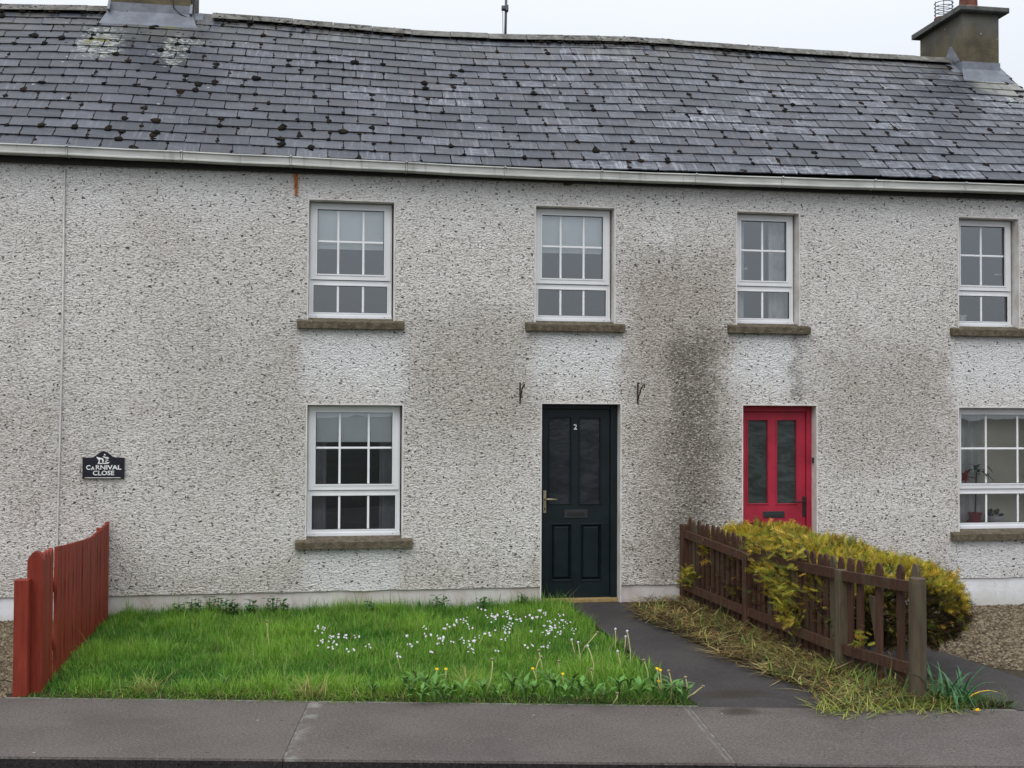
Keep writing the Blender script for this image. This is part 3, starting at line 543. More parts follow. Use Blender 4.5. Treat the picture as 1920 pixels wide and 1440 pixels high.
# chimneys
def chimney(h, x0, x1, y0, y1, zt, roofk, pots, lay='front'):
    mb = MB(); mb.box(x0, x1, y0, y1, 5.6, zt, 0); ch = mb.build('chimney', M_CHIM, h)
    mb = MB(); mb.box(x0-.085, x1+.1, y0-.09, y1+.09, zt, zt+.065, .012); mb.build('chimney_cap', M_CAP, ch)
    for (x, y, r, hh) in pots:
        mb = MB(); mb.lathe((x, y, zt+.065), [(r*1.15, 0), (r*1.15, .05), (r, .07), (r*.9, hh-.05), (r*1.1, hh-.04), (r*1.1, hh), (r*.8, hh), (r*.75, hh-.1)], 18); mb.build('chimney_pot', M_POT, ch, smooth=False)
    tf = (y0-YE)/(YR-YE); zr = roofp((x0+x1)/2, tf).z
    # front apron: upstand on the shaft and skirt on the slates
    mb = MB(); e = .012; u1 = .20
    M1 = roofM((x0+x1)/2, tf-.045); hw = (x1-x0)/2+.07
    mb.box(x0-.012, x1+.012, y0-e, y0+.02, zr-.05, zr+.175); mb.build('apron_flashing', M_LEAD, ch)
    vs = []
    for i in range(9):
        xx = x0-.09+(x1-x0+.18)*i/8; a = roofp(xx, tf-.075)+Vector((0, -.0, .030)); b = Vector((min(max(xx, x0-.02), x1+.02), y0-.016, zr+.075)); vs += [a, a+Vector((0, 0, -.008)), b]
    mb = MB(); mb.add(vs, [(i*3, i*3+3, i*3+5, i*3+2) for i in range(8)]+[(i*3+1, i*3+4, i*3+3, i*3) for i in range(8)]); mb.build('apron_skirt', M_LEAD, ch, recalc=False)
    for sd_, xx in ((-1, x0), (1, x1)):       # stepped side soakers climbing to the ridge and down behind
        n = 4
        for q in range(n):
            ta = tf+(1-tf)*q/n; tb = tf+(1-tf)*(q+1)/n+.01; pa, pb = roofp(xx, ta), roofp(xx, tb)
            mb = MB(); o_ = .010+.002*q; xa, xb_ = (xx-o_, xx+.01) if sd_ < 0 else (xx-.01, xx+o_)
            mb.prism([(pa.y-.01, pa.z-.02), (pb.y, pb.z-.02), (pb.y, pb.z+.13), (pa.y-.01, pa.z+.13)], (xa, xb_), 'x'); mb.build('side_flashing', M_LEAD, ch)
            mb = MB(); w2 = .13; q0, q1 = roofp(xx, ta), roofp(xx, tb); lift = Vector((0, 0, .034+.001*q)); dx = Vector((sd_*w2, 0, 0))
            mb.add([q0+lift, q1+lift, q1+lift+dx, q0+lift+dx, q0+lift-Vector((0, 0, .02)), q1+lift-Vector((0, 0, .02)), q1+lift+dx-Vector((0, 0, .012)), q0+lift+dx-Vector((0, 0, .012))], [(0, 1, 2, 3), (4, 7, 6, 5), (0, 4, 5, 1), (2, 6, 7, 3), (0, 3, 7, 4), (1, 5, 6, 2)]); mb.build('soaker', M_LEAD, ch)
        pr = roofp(xx, 1); mb = MB(); xa, xb_ = (xx-.018, xx+.01) if sd_ < 0 else (xx-.01, xx+.018)
        mb.prism([(YR-.2, pr.z-.02), (YR+.2, pr.z-.02), (YR+.02, pr.z+.22), (YR-.02, pr.z+.22)], (xa, xb_), 'x'); mb.build('saddle_flashing', M_LEAD, ch)
    return ch
chL = chimney(HS['M'], -2.46, -1.57, 2.2, 3.0, 7.45, 'M', [(-2.25, 2.6, .11, .4), (-1.8, 2.6, .11, .4)])
mb = MB(); mb.tube([(-1.76, 2.185, 6.9), (-1.78, 2.182, 6.65), (-1.76, 2.182, 6.5), (-1.68, 2.17, 6.42), (-1.55, 2.15, 6.36)], .007); mb.tube([(-1.552, 2.22, 7.3), (-1.552, 2.22, 6.45), (-1.54, 2.15, 6.33)], .018); mb.build('aerial_cable', M_BLACKIRON, chL)
chR = chimney(HS['R'], 7.91, 8.41, 2.04, 3.08, 6.985, 'R', [(8.10, 2.22, .115, .36), (8.13, 2.86, .115, .15)])
mb = MB()
for zz in (.0, .05, .1, .15, .2): mb.tube([(8.13+.12*math.cos(a), 2.86+.12*math.sin(a), 7.20+zz) for a in np.linspace(0, 2*math.pi, 13)], .006, 4)
for a in np.linspace(0, 2*math.pi, 7)[:-1]: mb.tube([(8.13+.12*math.cos(a), 2.86+.12*math.sin(a), 7.18), (8.13+.12*math.cos(a), 2.86+.12*math.sin(a), 7.42)], .005, 4)
mb.build('bird_guard', M_MAST, chR)
# ------------------------------------------------------------------ windows
def window(h, op, hl, cols, blind=None, sillx=.09, hinge='r', handle=None, inside=None, room=None, wide=None):
    x0, x1, z0, z1 = op
    t = .014
    mb = MB(); mb.box(x0, x0+t, -.005, .145, z0, z1-t); mb.box(x1-t, x1, -.005, .145, z0, z1-t); mb.box(x0, x1, -.005, .145, z1-t, z1)
    rv = mb.build('window_reveal', M_REVEAL, h)
    fx0, fx1, fz0, fz1 = x0+t+.003, x1-t-.014, z0+.025, z1-t-.004
    yF = .118
    gl = (fx0+.045, fx1-.045, fz0+.062, fz0+.062+hl); zt = gl[3]+.05     # lower light, transom centre
    gu = (fx0+.078, fx1-.078, gl[3]+.112, fz1-.068)
    mb = MB(); holes_mesh(mb, fx0, fx1, fz0, fz1, [(gl[0], gl[1], gl[2], gl[3]), (fx0+.03, fx1-.03, zt, fz1-.028)], yF, yF+.06)
    mb.box(fx0-.003, fx1+.003, yF-.018, yF-.0005, fz0-.003, fz0+.03)
    w = mb.build('window', M_UPVC, h, recalc=False)
    # beads round the fixed light
    mb = MB()
    for a in ((gl[0]-.012, gl[0], gl[2]-.012, gl[3]+.012), (gl[1], gl[1]+.012, gl[2]-.012, gl[3]+.012), (gl[0], gl[1], gl[2]-.012, gl[2]), (gl[0], gl[1], gl[3], gl[3]+.012)): mb.box(a[0], a[1], yF-.005, yF+.03, a[2], a[3])
    mb.build('glazing_bead', M_UPVC, w)
    sx0, sx1, sz0, sz1 = fx0+.014, fx1-.014, zt+.006, fz1-.014
    mb = MB(); holes_mesh(mb, sx0, sx1, sz0, sz1, [gu], yF-.016, yF+.045)
    for (a, b, c, d) in ((gu[0]-.014, gu[0], gu[2]-.014, gu[3]+.014), (gu[1], gu[1]+.014, gu[2]-.014, gu[3]+.014), (gu[0], gu[1], gu[2]-.014, gu[2]), (gu[0], gu[1], gu[3], gu[3]+.014)): mb.box(a, b, yF-.022, yF-.0162, c, d)
    sash = mb.build('sash', M_UPVC, w, recalc=False)
    fr = {2: (.485,), 3: (.312, .69)}[cols]
    def light(g, rows):
        W_ = gu[1]-gu[0]; bx = [gu[0]+f*W_ for f in fr]; xs = [g[0]]+bx+[g[1]]; bw = .0105
        zs = [g[2]]+([g[2]+(g[3]-g[2])*.505] if rows == 2 else [])+[g[3]]
        mb = MB()
        for a in ((g[0]-.001, g[0]+.004, g[2], g[3]), (g[1]-.004, g[1]+.001, g[2], g[3])): mb.box(a[0], a[1], yF+.002, yF+.02, a[2], a[3])
        mb.box(g[0]+.004, g[1]-.004, yF+.002, yF+.02, g[2]-.001, g[2]+.003); mb.box(g[0]+.004, g[1]-.004, yF+.002, yF+.02, g[3]-.004, g[3]+.001); mb.build('gasket', M_GASKET, w)
        for b in bx: mb = MB(); mb.box(b-bw, b+bw, yF+.004, yF+.022, g[2]+.003, g[3]-.004, .004); mb.build('glazing_bar', M_BAR, w)
        if rows == 2:
            for i in range(len(xs)-1):
                a = xs[i]+(bw if i else .004); b = xs[i+1]-(bw if i < len(xs)-2 else .004); mb = MB(); mb.box(a, b, yF+.0045, yF+.0215, zs[1]-bw, zs[1]+bw, .004); mb.build('glazing_bar', M_BAR, w)
        for i in range(len(xs)-1):
            for j in range(len(zs)-1):
                mb = MB(); ax, bx_ = xs[i]+.002, xs[i+1]-.002; az, bz = zs[j]+.002, zs[j+1]-.002
                mb.add([(ax, yF+.012, az), (bx_, yF+.012, az), (bx_, yF+.012, bz), (ax, yF+.012, bz)], [(0, 1, 2, 3)]); mb.build('pane', M_GLASS, w, recalc=False)
    light(gu, 2); light(gl, 1)
    mb = MB(); mb.lathe((fx0+.07, yF-.016, fz0+.018), [(.006, 0), (.004, .004)], 8); mb.lathe((fx1-.07, yF-.016, fz0+.018), [(.007, 0), (.004, .005)], 8); mb.build('drain_cap', M_GASKET, w)
    # sill
    mb = MB(); a, b = x0-sillx, x1+sillx; vs = []
    nseg = 14
    for i in range(nseg+1):
        xx = a+(b-a)*i/nseg; j1, j2 = .004*mnoise.noise((xx*9, z0, 1)), .005*mnoise.noise((xx*8, z0, 5))
        vs += [(xx, -.062+j1, z0-.082+j2*.6), (xx, -.064+j1, z0-.018+j2), (xx, -.05+j1, z0-.008+j2), (xx, .075, z0+.028), (xx, .075, z0-.082)]
    mb.add(vs, [(i*5+k, i*5+(k+1) % 5, i*5+5+(k+1) % 5, i*5+5+k) for i in range(nseg) for k in range(5)]+[(4, 3, 2, 1, 0), tuple(nseg*5+k for k in range(5))]); mb.build('sill', M_SILL, w)
    # room behind
    rm = room or M_ROOM; mb = MB(); rx0, rx1, rz0, rz1 = x0-.5, x1+.5, z0-.5, z1+.25; yy = .34
    if wide: rx0, rx1 = wide
    mb.add([(rx0, yy, rz0), (rx1, yy, rz0), (rx1, yy, rz1), (rx0, yy, rz1), (rx0, yy+2.1, rz0), (rx1, yy+2.1, rz0), (rx1, yy+2.1, rz1), (rx0, yy+2.1, rz1)], [(4, 5, 6, 7), (0, 4, 7, 3), (1, 2, 6, 5), (3, 7, 6, 2), (0, 1, 5, 4)]); mb.build('room', rm, h, recalc=False)
    mb = MB(); mb.box(x0+.015, x1-.015, yF+.065, .46, z0+.01, z0+.045); mb.build('window_board', M_UPVC, w)
    if blind:
        zb = gu[2]+(gu[3]-gu[2])*blind; mb = MB(); mb.box(fx0+.01, fx1-.01, .18, .183, zb+.03, fz1); mb.box(fx0+.01, fx1-.01, .172, .188, zb, zb+.03); mb.build('roller_blind', M_BLIND, w)
    if handle:
        hx, hz = handle; mb = MB(); mb.box(hx-.06, hx+.05, yF+.07, yF+.085, hz-.008, hz+.008); mb.box(hx+.04, hx+.06, yF+.05, yF+.085, hz-.012, hz+.012); mb.build('handle', M_BAR, w)
    if inside == 'curtain' or inside == 'side':
        for (ca, cb) in ([(x0-.05, x1+.05)] if inside == 'curtain' else [(x0-.05, x0+.2), (x1-.22, x1+.05)]):
            n = max(8, int((cb-ca)/.012)); mb = MB(); vs = []
            for i in range(n+1):
                xx = ca+(cb-ca)*i/n; yy = .30+.022*math.sin(xx*55+2*math.sin(xx*9))+.01*math.sin(xx*131); vs += [(xx, yy, z0-.0), (xx+.004*math.sin(i), yy, z1)]
            mb.add(vs, [(2*i, 2*i+2, 2*i+3, 2*i+1) for i in range(n)]); mb.build('curtain', M_DIMCURTAIN if rm is M_DARKROOM else M_CURTAIN, w, smooth=True, recalc=False)
    return w
Mh, Rh = HS['M'], HS['R']
window(Mh, OPEN['M'][0], .265, 3, blind=.40)
window(Mh, OPEN['M'][1], .33, 3, blind=.585, room=M_DARKROOM, inside='side')
window(Mh, OPEN['M'][2], .265, 3, blind=.415)
p = aty(1392, 503, .15); window(Rh, OPEN['R'][0], .28, 2, handle=(p.x, p.z), inside='side')
p = aty(1878, 514, .15); window(Rh, OPEN['R'][1], .275, 2, handle=(p.x, p.z), room=M_CREAM)
window(Rh, OPEN['R'][2], .31, 3, room=M_CREAM, inside='lower')
# net curtain hanging behind part of the lower right window
mb = MB(); vs = []; n = 60
for i in range(n+1):
    xx = 6.55+.60*i/n; yy = .42+.025*math.sin(xx*42+2*math.sin(xx*9)); vs += [(xx, yy, .62), (xx, yy, 1.98)]
mb.add(vs, [(2*i, 2*i+2, 2*i+3, 2*i+1) for i in range(n)]); mb.build('curtain', M_CURTAIN, Rh, smooth=True, recalc=False)
mb = MB(); mb.box(7.12, 7.85, .44, .445, .62, 1.98); mb.build('cream_blind', plain('cream_fabric', (.84, .80, .68), .8, .1, .05, 4), Rh)
# ------------------------------------------------------------------ doors
YD = .135
def door(h, op, paint_, glass, pn, panels, frame_r, frame_t, letter, lever, number=None):
    x0, x1, z0, z1 = op; t = .014
    mb = MB(); mb.box(x0, x0+t, -.005, YD+.02, -.05, z1-t); mb.box(x1-t, x1, -.005, YD+.02, -.05, z1-t); mb.box(x0, x1, -.005, YD+.02, z1-t, z1); mb.build('door_reveal', M_REVEAL, h)
    q = lambda px, py, y=YD: aty(px, py, y)
    fx1 = x1-t; fx0 = x0+t; lx0 = fx0+.03; lx1 = q(frame_r, 900).x; lz1 = q(1080, frame_t).z if number else q(1450, frame_t).z
    mb = MB(); mb.box(lx1, fx1, YD-.02, YD+.06, 0, z1-t, .004); mb.box(fx0, lx0, YD-.02, YD+.06, 0, z1-t, .004); mb.box(lx0, lx1, YD-.0195, YD+.06, lz1, z1-t-.0005, .004); mb.build('door_frame', paint_, h)
    rects = []
    for (a, b, c, d) in pn+panels:
        A, B = q(a, c), q(b, d); rects.append((A.x, B.x, B.z, A.z))
    mb = MB(); holes_mesh(mb, lx0+.004, lx1-.004, .022, lz1-.004, rects, YD+.004, YD+.05); d_ = mb.build('door', paint_, h, recalc=False)
    for i, r in enumerate(rects):
        if i < len(pn):
            mb = MB(); mb.add([(r[0]-.004, YD+.024, r[2]-.004), (r[1]+.004, YD+.024, r[2]-.004), (r[1]+.004, YD+.024, r[3]+.004), (r[0]-.004, YD+.024, r[3]+.004)], [(0, 1, 2, 3)]); mb.build('door_pane', glass, d_, recalc=False)
        else:
            e, g = .008, .03; y0_, y1_ = YD+.026, YD+.010; a, b, c, d2 = r
            def rg(k, y): return [(a+k, y, c+k), (b-k, y, c+k), (b-k, y, d2-k), (a+k, y, d2-k)]
            vs = rg(-.003, y0_)+rg(e, y0_)+rg(g, y1_); mb = MB(); mb.add(vs, [(i_, (i_+1) % 4, 4+(i_+1) % 4, 4+i_) for i_ in range(4)]+[(4+i_, 4+(i_+1) % 4, 8+(i_+1) % 4, 8+i_) for i_ in range(4)]+[(8, 9, 10, 11)]); mb.build('door_panel', paint_, d_, recalc=False)
        # moulding
        mb = MB(); a, b, c, d2 = r; k = .012
        for bx in ((a-k, a, c-k, d2+k), (b, b+k, c-k, d2+k), (a, b, c-k, c), (a, b, d2, d2+k)): mb.box(bx[0], bx[1], YD-.004, YD+.0035, bx[2], bx[3], .003)
        mb.build('moulding', paint_, d_)
    A, B = q(letter[0], letter[2]), q(letter[1], letter[3]); mb = MB(); mb.box(A.x, B.x, YD-.006, YD+.0035, B.z, A.z, .003); lp = mb.build('letterplate', M_LETTERPLATE, d_)
    mb = MB(); w_ = (B.x-A.x)*.13; hz = (A.z-B.z)*.28; mb.box(A.x+w_, B.x-w_, YD-.010, YD-.0062, B.z+hz, A.z-hz, .002); mb.build('letter_flap', M_GASKET if number else M_LETTERPLATE, lp)
    (pa, pb, pc, pd), (la, lb, ly), hm = lever; A, B = q(pa, pc), q(pb, pd); mb = MB(); mb.box(A.x, B.x, YD-.008, YD+.0035, B.z, A.z, .003); hd = mb.build('handle_plate', hm, d_)
    a, b = q(la, ly), q(lb, ly+.5); far, near = (a, b) if number else (b, a)
    mb = MB(); mb.tube([(far.x, YD, far.z), (far.x, YD-.045, far.z), (far.x+(near.x-far.x)*.15, YD-.05, far.z), (near.x, YD-.05, near.z)], .008, 8); mb.build('lever', hm, hd, smooth=True)
    c_ = (A.x+B.x)/2; mb = MB(); mb.box(c_-.006, c_+.006, YD-.011, YD-.0082, B.z+.03, B.z+.055, .002); mb.build('keyhole', M_GASKET, hd)
    if number:
        p = q(*number); me = text_mesh('2', .075, M_WHITE, .001); o = link('number_lettering', me, d_); o.matrix_basis = Matrix.Translation((p.x, YD+.001, p.z)) @ Matrix.Rotation(math.pi/2, 4, 'X')
    mb = MB(); mb.box(fx0+.002, fx1-.002, YD-.06, YD+.05, -.02, .021, .004); mb.build('threshold', M_OAK, h)
    # dark hallway behind
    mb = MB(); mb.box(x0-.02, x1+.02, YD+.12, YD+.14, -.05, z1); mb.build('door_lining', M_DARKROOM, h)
    return d_
door(Mh, OPEN['M'][3], M_GREEN, M_DGLASS, [(1030, 1069.5, 784, 944), (1087, 1125, 784, 944)], [(1035, 1070.5, 984, 1087), (1090, 1126.5, 984, 1087)], 1144, 767, (1058, 1101.5, 956, 971), ((1018, 1024, 920, 962), (1021, 1043, 935.6), M_BRASS), (1078.8, 801))
door(Rh, OPEN['R'][3], M_RED, M_RGLASS, [(1402.4, 1439.3, 788, 944), (1457, 1493, 788, 944)], [(1404, 1441, 981, 1084), (1459, 1496, 981, 1084)], 1511, 772, (1431, 1471, 958.7, 970.5), ((1504.8, 1511, 930.5, 968), (1484, 1507, 939.8), M_BLACKIRON))
p = aty(1524, 863, .09); mb = MB(); mb.box(p.x-.016, p.x+.004, .055, .081, p.z-.03, p.z+.03, .004); mb.build('door_bell', M_BLACKIRON, Rh)
# ------------------------------------------------------------------ wall fittings
def sign():
    a, b, c, t = aty(155, 858, -.02), aty(233, 897, -.02), aty(195, 846, -.02), aty(195, 880, -.02)
    x0, x1, z0, z1, zt = a.x, b.x, b.z, a.z, c.z; cx = (x0+x1)/2; w = x1-x0
    r = empty('street_sign', (cx, 0, z0), 'black street name plaque with arched top and white lettering CARNIVAL CLOSE', 'sign')
    up = [(x1, z1)]
    for i in range(13):
        s = i/12; xx = x1-w*.20-(w*.6)*s; u = abs(s-.5)*2; up.append((xx, z1+(zt-z1)*(.5+.5*math.cos(math.pi*min(1, u*1.02)))))
    up.append((x0, z1)); poly = [(x0, z0), (x1, z0)]+up
    mb = MB(); mb.prism(poly, (-.026, -.004), 'y'); mb.build('plaque', M_SIGN, r)
    def put(txt, px, py, size, sx=1.):
        p = aty(px, py, -.027); o = link('lettering', text_mesh(txt, size, M_WHITE, .0012), r); o.matrix_parent_inverse = Matrix.Translation(-Vector(r.location)); o.matrix_basis = Matrix.Translation((p.x, -.0272, p.z)) @ Matrix.Rotation(math.pi/2, 4, 'X') @ Matrix.Diagonal((sx, 1, 1, 1))
    put('C', 165.5, 877, .058, 1.02); put('A', 174.0, 878.4, .044, 1.); put('RNIVAL', 203, 876.8, .058, 1.18); put('CLOSE', 194, 887.3, .058, 1.12)
    mb = MB(); p, q = aty(159, 896, -.027), aty(226, 896, -.027); mb.box(p.x, q.x, -.0275, -.0262, p.z-.002, p.z+.003); mb.build('border_line', M_WHITE, r)
    # white emblem: a rider-like figure beside a small archway
    def E(u, v): return (lambda k: (k.x, k.z))(aty(120+u/12, 830+v/12, -.027))
    mb = MB()
    for poly in ([(735, 315), (770, 330), (880, 350), (900, 400), (885, 450), (865, 450), (855, 395), (840, 375), (815, 378), (805, 400), (800, 455), (770, 455), (785, 395), (760, 370), (735, 345)], [(760, 455), (900, 458), (960, 440), (1035, 435), (985, 475), (800, 480), (760, 478)], [(890, 275), (915, 245), (945, 280), (920, 288)], [(870, 310), (890, 300), (930, 320), (985, 325), (1015, 345), (990, 365), (930, 350), (895, 335)], [(935, 380), (990, 385), (1000, 405), (940, 400)], [(920, 415), (955, 412), (960, 432), (925, 432)]):
        mb.prism([E(*q_) for q_ in poly], (-.0276, -.0262), 'y')
    mb.build('emblem', M_WHITE, r)
sign()
def bracket(px, label):
    p0, p1 = aty(px, 718, 0), aty(px, 757, 0); r = empty('basket_bracket', (p0.x, 0, p1.z), label, 'bracket', 'hanging basket brackets beside the green door'); x = p0.x
    mb = MB(); mb.box(x-.007, x+.007, -.014, -.001, p1.z, p0.z+.005, .002); mb.build('back_bar', M_RUSTIRON, r)
    mb = MB(); zt = p0.z-.03; mb.tube([(x, -.012, zt-.135), (x+.002, -.06, zt-.09), (x, -.13, zt-.03), (x, -.19, zt-.004), (x, -.225, zt)], .0065, 6); mb.build('brace', M_RUSTIRON, r)
    mb = MB(); mb.tube([(x, -.225, zt), (x, -.25, zt+.012), (x, -.262, zt-.006), (x, -.25, zt-.022), (x, -.237, zt-.016)], .006, 6); mb.build('hook', M_RUSTIRON, r)
bracket(975, 'rusty iron hanging basket bracket on the window side of the green door'); bracket(1195.5, 'rusty iron hanging basket bracket between the green door and crimson door')
mb = MB(); P1, P2, P3 = aty(122, 306, -.012), aty(116, 640, -.012), aty(107, 1022, -.012)
mb.tube([(-6.2, -.012, 4.16), (P1.x-.16, -.012, P1.z+.01), (P1.x-.05, -.012, P1.z), (P1.x, -.012, P1.z-.06), (P2.x+.004, -.012, P2.z), (P3.x, -.012, P3.z), (P3.x, -.012, .05)], .010, 7); tag(mb.build('wall_conduit', M_CONDUIT, smooth=True), 'thin white painted conduit running down the dashed wall beside the street sign', 'conduit')
r = empty('aerial_mast', (2.13, 2.55, 6.2), 'thin grey aerial mast rising behind the roof ridge', 'aerial')
mb = MB(); mb.tube([(2.125, 2.55, 6.05), (2.15, 2.55, 7.6)], .016, 8); mb.build('mast', M_MAST, r, smooth=True)
mb = MB(); mb.box(2.085, 2.15, 2.515, 2.585, 6.835, 6.885, .008); mb.box(2.125, 2.165, 2.51, 2.59, 6.82, 6.895, .006); mb.build('clamp', M_MAST, r); mb = MB(); mb.tube([(2.095, 2.53, 6.84), (2.1, 2.53, 6.5), (2.12, 2.53, 6.1)], .004, 5); mb.build('aerial_lead', M_BLACKIRON, r)
# ------------------------------------------------------------------ plants indoors
def strap(mb, base, d, ln, w, droop, n=5):
    side = Vector((-d.y, d.x, 0)); side = side.normalized() if side.length > 1e-4 else Vector((1, 0, 0)); vs = []; p = Vector(base); v = d.normalized()
    for i in range(n+1):
        ww = w*(1-(i/n)**2)+.0008; vs += [p-side*ww, p+side*ww]; p = p+v*(ln/n); v = (v+Vector((0, 0, -droop))).normalized()
    mb.add(vs, [(2*i, 2*i+1, 2*i+3, 2*i+2) for i in range(n)])
p = aty(1828, 977, .28); r = empty('pot_plant', (p.x, .28, .701), 'red flowered pot plant in crimson pot on the ground floor window board', 'pot plant')
mb = MB(); mb.lathe((p.x, .28, .701), [(.075, 0), (.085, .01), (.085, .035), (.055, .036), (.065, .11), (.075, .112), (.075, .125), (.06, .125)], 16); mb.build('pot', M_RED, r)
mb = MB(); mb.tube([(p.x, .28, .75), (p.x+.01, .26, 1.33)], .008, 6)
for k in range(9):
    a = k*2.4; strap(mb, (p.x+.01, .26, 1.24+.012*k), Vector((math.cos(a), .5*math.sin(a)-.2, .30)), .24, .026, .42)
mb.build('leaves', plain('dark_leaf', (.02, .045, .02), .5, .3, .3, 12), r, recalc=False)
f_ = aty(1809, 893, .2); mb = MB(); mb.tube([(p.x+.01, .26, 1.2), (f_.x, .2, f_.z)], .005, 5)
for k in range(8):
    a = k*.785; strap(mb, (f_.x, .2, f_.z), Vector((math.cos(a), -.3, math.sin(a))), .075, .03, .05)
mb.build('flower', plain('red_petal', (.55, .02, .02), .6), r, recalc=False)
p = aty(1866, 968, .3); r = empty('bulb_bowl', (p.x, .30, .701), 'small white bowl planter beside the red flowered pot plant', 'bowl')
mb = MB(); mb.lathe((p.x, .30, .701), [(.06, 0), (.085, .06), (.09, .085), (.08, .085)], 18); mb.build('bowl', M_BAR, r, smooth=True); mb = MB()
for k in range(9): mb.blob((p.x+rng.uniform(-.06, .06), .30+rng.uniform(-.05, .05), .795+rng.uniform(0, .05)), .03, .03, .025, .3)
mb.build('succulents', plain('dull_leaf', (.09, .11, .07), .8), r, smooth=True)
p = aty(1800, 602, .28); r = empty('spider_plant', (p.x, .28, 2.856), 'long leaved spider plant behind the upper right window of the crimson door house', 'pot plant')
mb = MB(); mb.lathe((p.x, .28, 2.856), [(.05, 0), (.065, .1), (.07, .1), (.07, .115), (.05, .115)], 14); mb.build('pot', M_BAR, r); mb = MB()
for k in range(70):
    a = rng.uniform(-.5, 3.6); strap(mb, (p.x+rng.uniform(-.03, .15), .28+rng.uniform(-.02, .05), 2.97), Vector((math.cos(a)*.55+.15, .35*math.sin(a), rng.uniform(.6, 1.6))), rng.uniform(.25, .48), .006, rng.uniform(.18, .4), 7)
mb.build('leaves', plain('spider_leaf', (.06, .11, .05), .6, .3, .4, 14), r, recalc=False)
# ------------------------------------------------------------------ red fence
def fxr(y): return -2.005-.034*y
rf = empty('red_fence', (fxr(-1.6), -1.6, -.05), 'red stained timber picket fence rising against the wall under the street sign', 'fence')
mb = MB(); mb.box(-2.045, -1.952, -3.15, -3.075, -.1, .765, .006); mb.build('post', M_REDWOOD, rf)
mb = MB(); mb.box(-2.10, -2.035, -.1, -.03, -.1, .80, .006); mb.build('post', M_REDWOOD, rf)
def on_fence(px, py):
    d = ray(px, py); t = (-2.005-.034*CAM.y-CAM.x)/(d.x+.034*d.y); q = CAM+d*t; return q.y, q.z
tp = [on_fence(*a) for a in ((62, 1035), (78, 1037), (88, 1033), (98, 1027), (130, 1020), (150, 1014), (170, 1008), (176, 1004), (190, 990), (203, 978))]; ty = [a for a, b in tp]; tz = [b for a, b in tp]
mb = MB(); xa, xb_ = fxr(-3.0)-.078, fxr(-3.0)+.024; h_ = .945
mb.prism([(xa, -.06), (xb_, -.06), (xb_, h_-.06), (xb_-.03, h_-.012), ((xa+xb_)/2, h_), (xa+.03, h_-.012), (xa, h_-.06)], (-3.07, -3.0), 'y'); mb.build('post', M_REDWOOD, rf)
y = -2.965; i = 0
while y < -.06:
    w_ = .082; y1_ = min(y+w_, -.012); h0, h1 = float(np.interp(y, ty, tz)), float(np.interp(y1_, ty, tz)); zb = -.05+.015*rng.random()
    if i < 3: poly = [(y, zb), (y1_, zb), (y1_, h1-.045), (y1_-.018, h1-.012), ((y+y1_)/2, h1+.004), (y+.018, h0-.012), (y, h0-.045)]
    else: poly = [(y, zb), (y1_, zb), (y1_, h1), (y, h0)]
    jx_ = fxr((y+y1_)/2)+rng.uniform(-.009, .009); mb = MB(); mb.prism(poly, (jx_-.012, jx_+.012), 'x'); mb.build('picket', M_REDWOOD, rf)
    y = y1_+(.034 if i != 2 else .10)+rng.uniform(-.004, .004); i += 1
for z_ in (.2, .62):
    mb = MB(); vs = [(fxr(yy)-.018-dx, yy, z_+dz) for yy in (-2.998, -.101) for dx, dz in ((0, -.04), (.036, -.04), (.036, .04), (0, .04))]; mb.add(vs, [(0, 1, 2, 3), (7, 6, 5, 4)]+[(k, 4+k, 4+(k+1) % 4, (k+1) % 4) for k in range(4)]); mb.build('rail', M_REDWOOD, rf)
# ------------------------------------------------------------------ brown fence
bf = empty('picket_fence', (3.7, -2.1, 0), 'weathered brown picket fence between the two front paths, holding back the golden hedge', 'fence')
PP = [Vector((3.565, -.13, .775)), Vector((3.66, -1.63, .672)), Vector((3.75, -3.29, .752)), Vector((3.868, -4.16, .815))]
for i, p in enumerate(PP):
    mb = MB(); s = .042 if i < 3 else .05
    if i == 3: mb.lathe((p.x, p.y, -.12), [(.056, 0), (.056, .5), (.055, .9), (.052, p.z+.115), (.045, p.z+.12)], 14); mb.build('post', M_OLDPOST, bf, smooth=False)
    else: mb.box(p.x-s, p.x+s, p.y-s, p.y+s, -.12, p.z, .006); mb.build('post', M_BROWN if i < 2 else M_OLDPOST, bf)
RZU = [(.685, .635), (.648, .715), (.712, .748)]; RZL = [(.165, .16), (.165, .175), (.18, .205)]
def fp(i, s): return PP[i]+(PP[i+1]-PP[i])*s
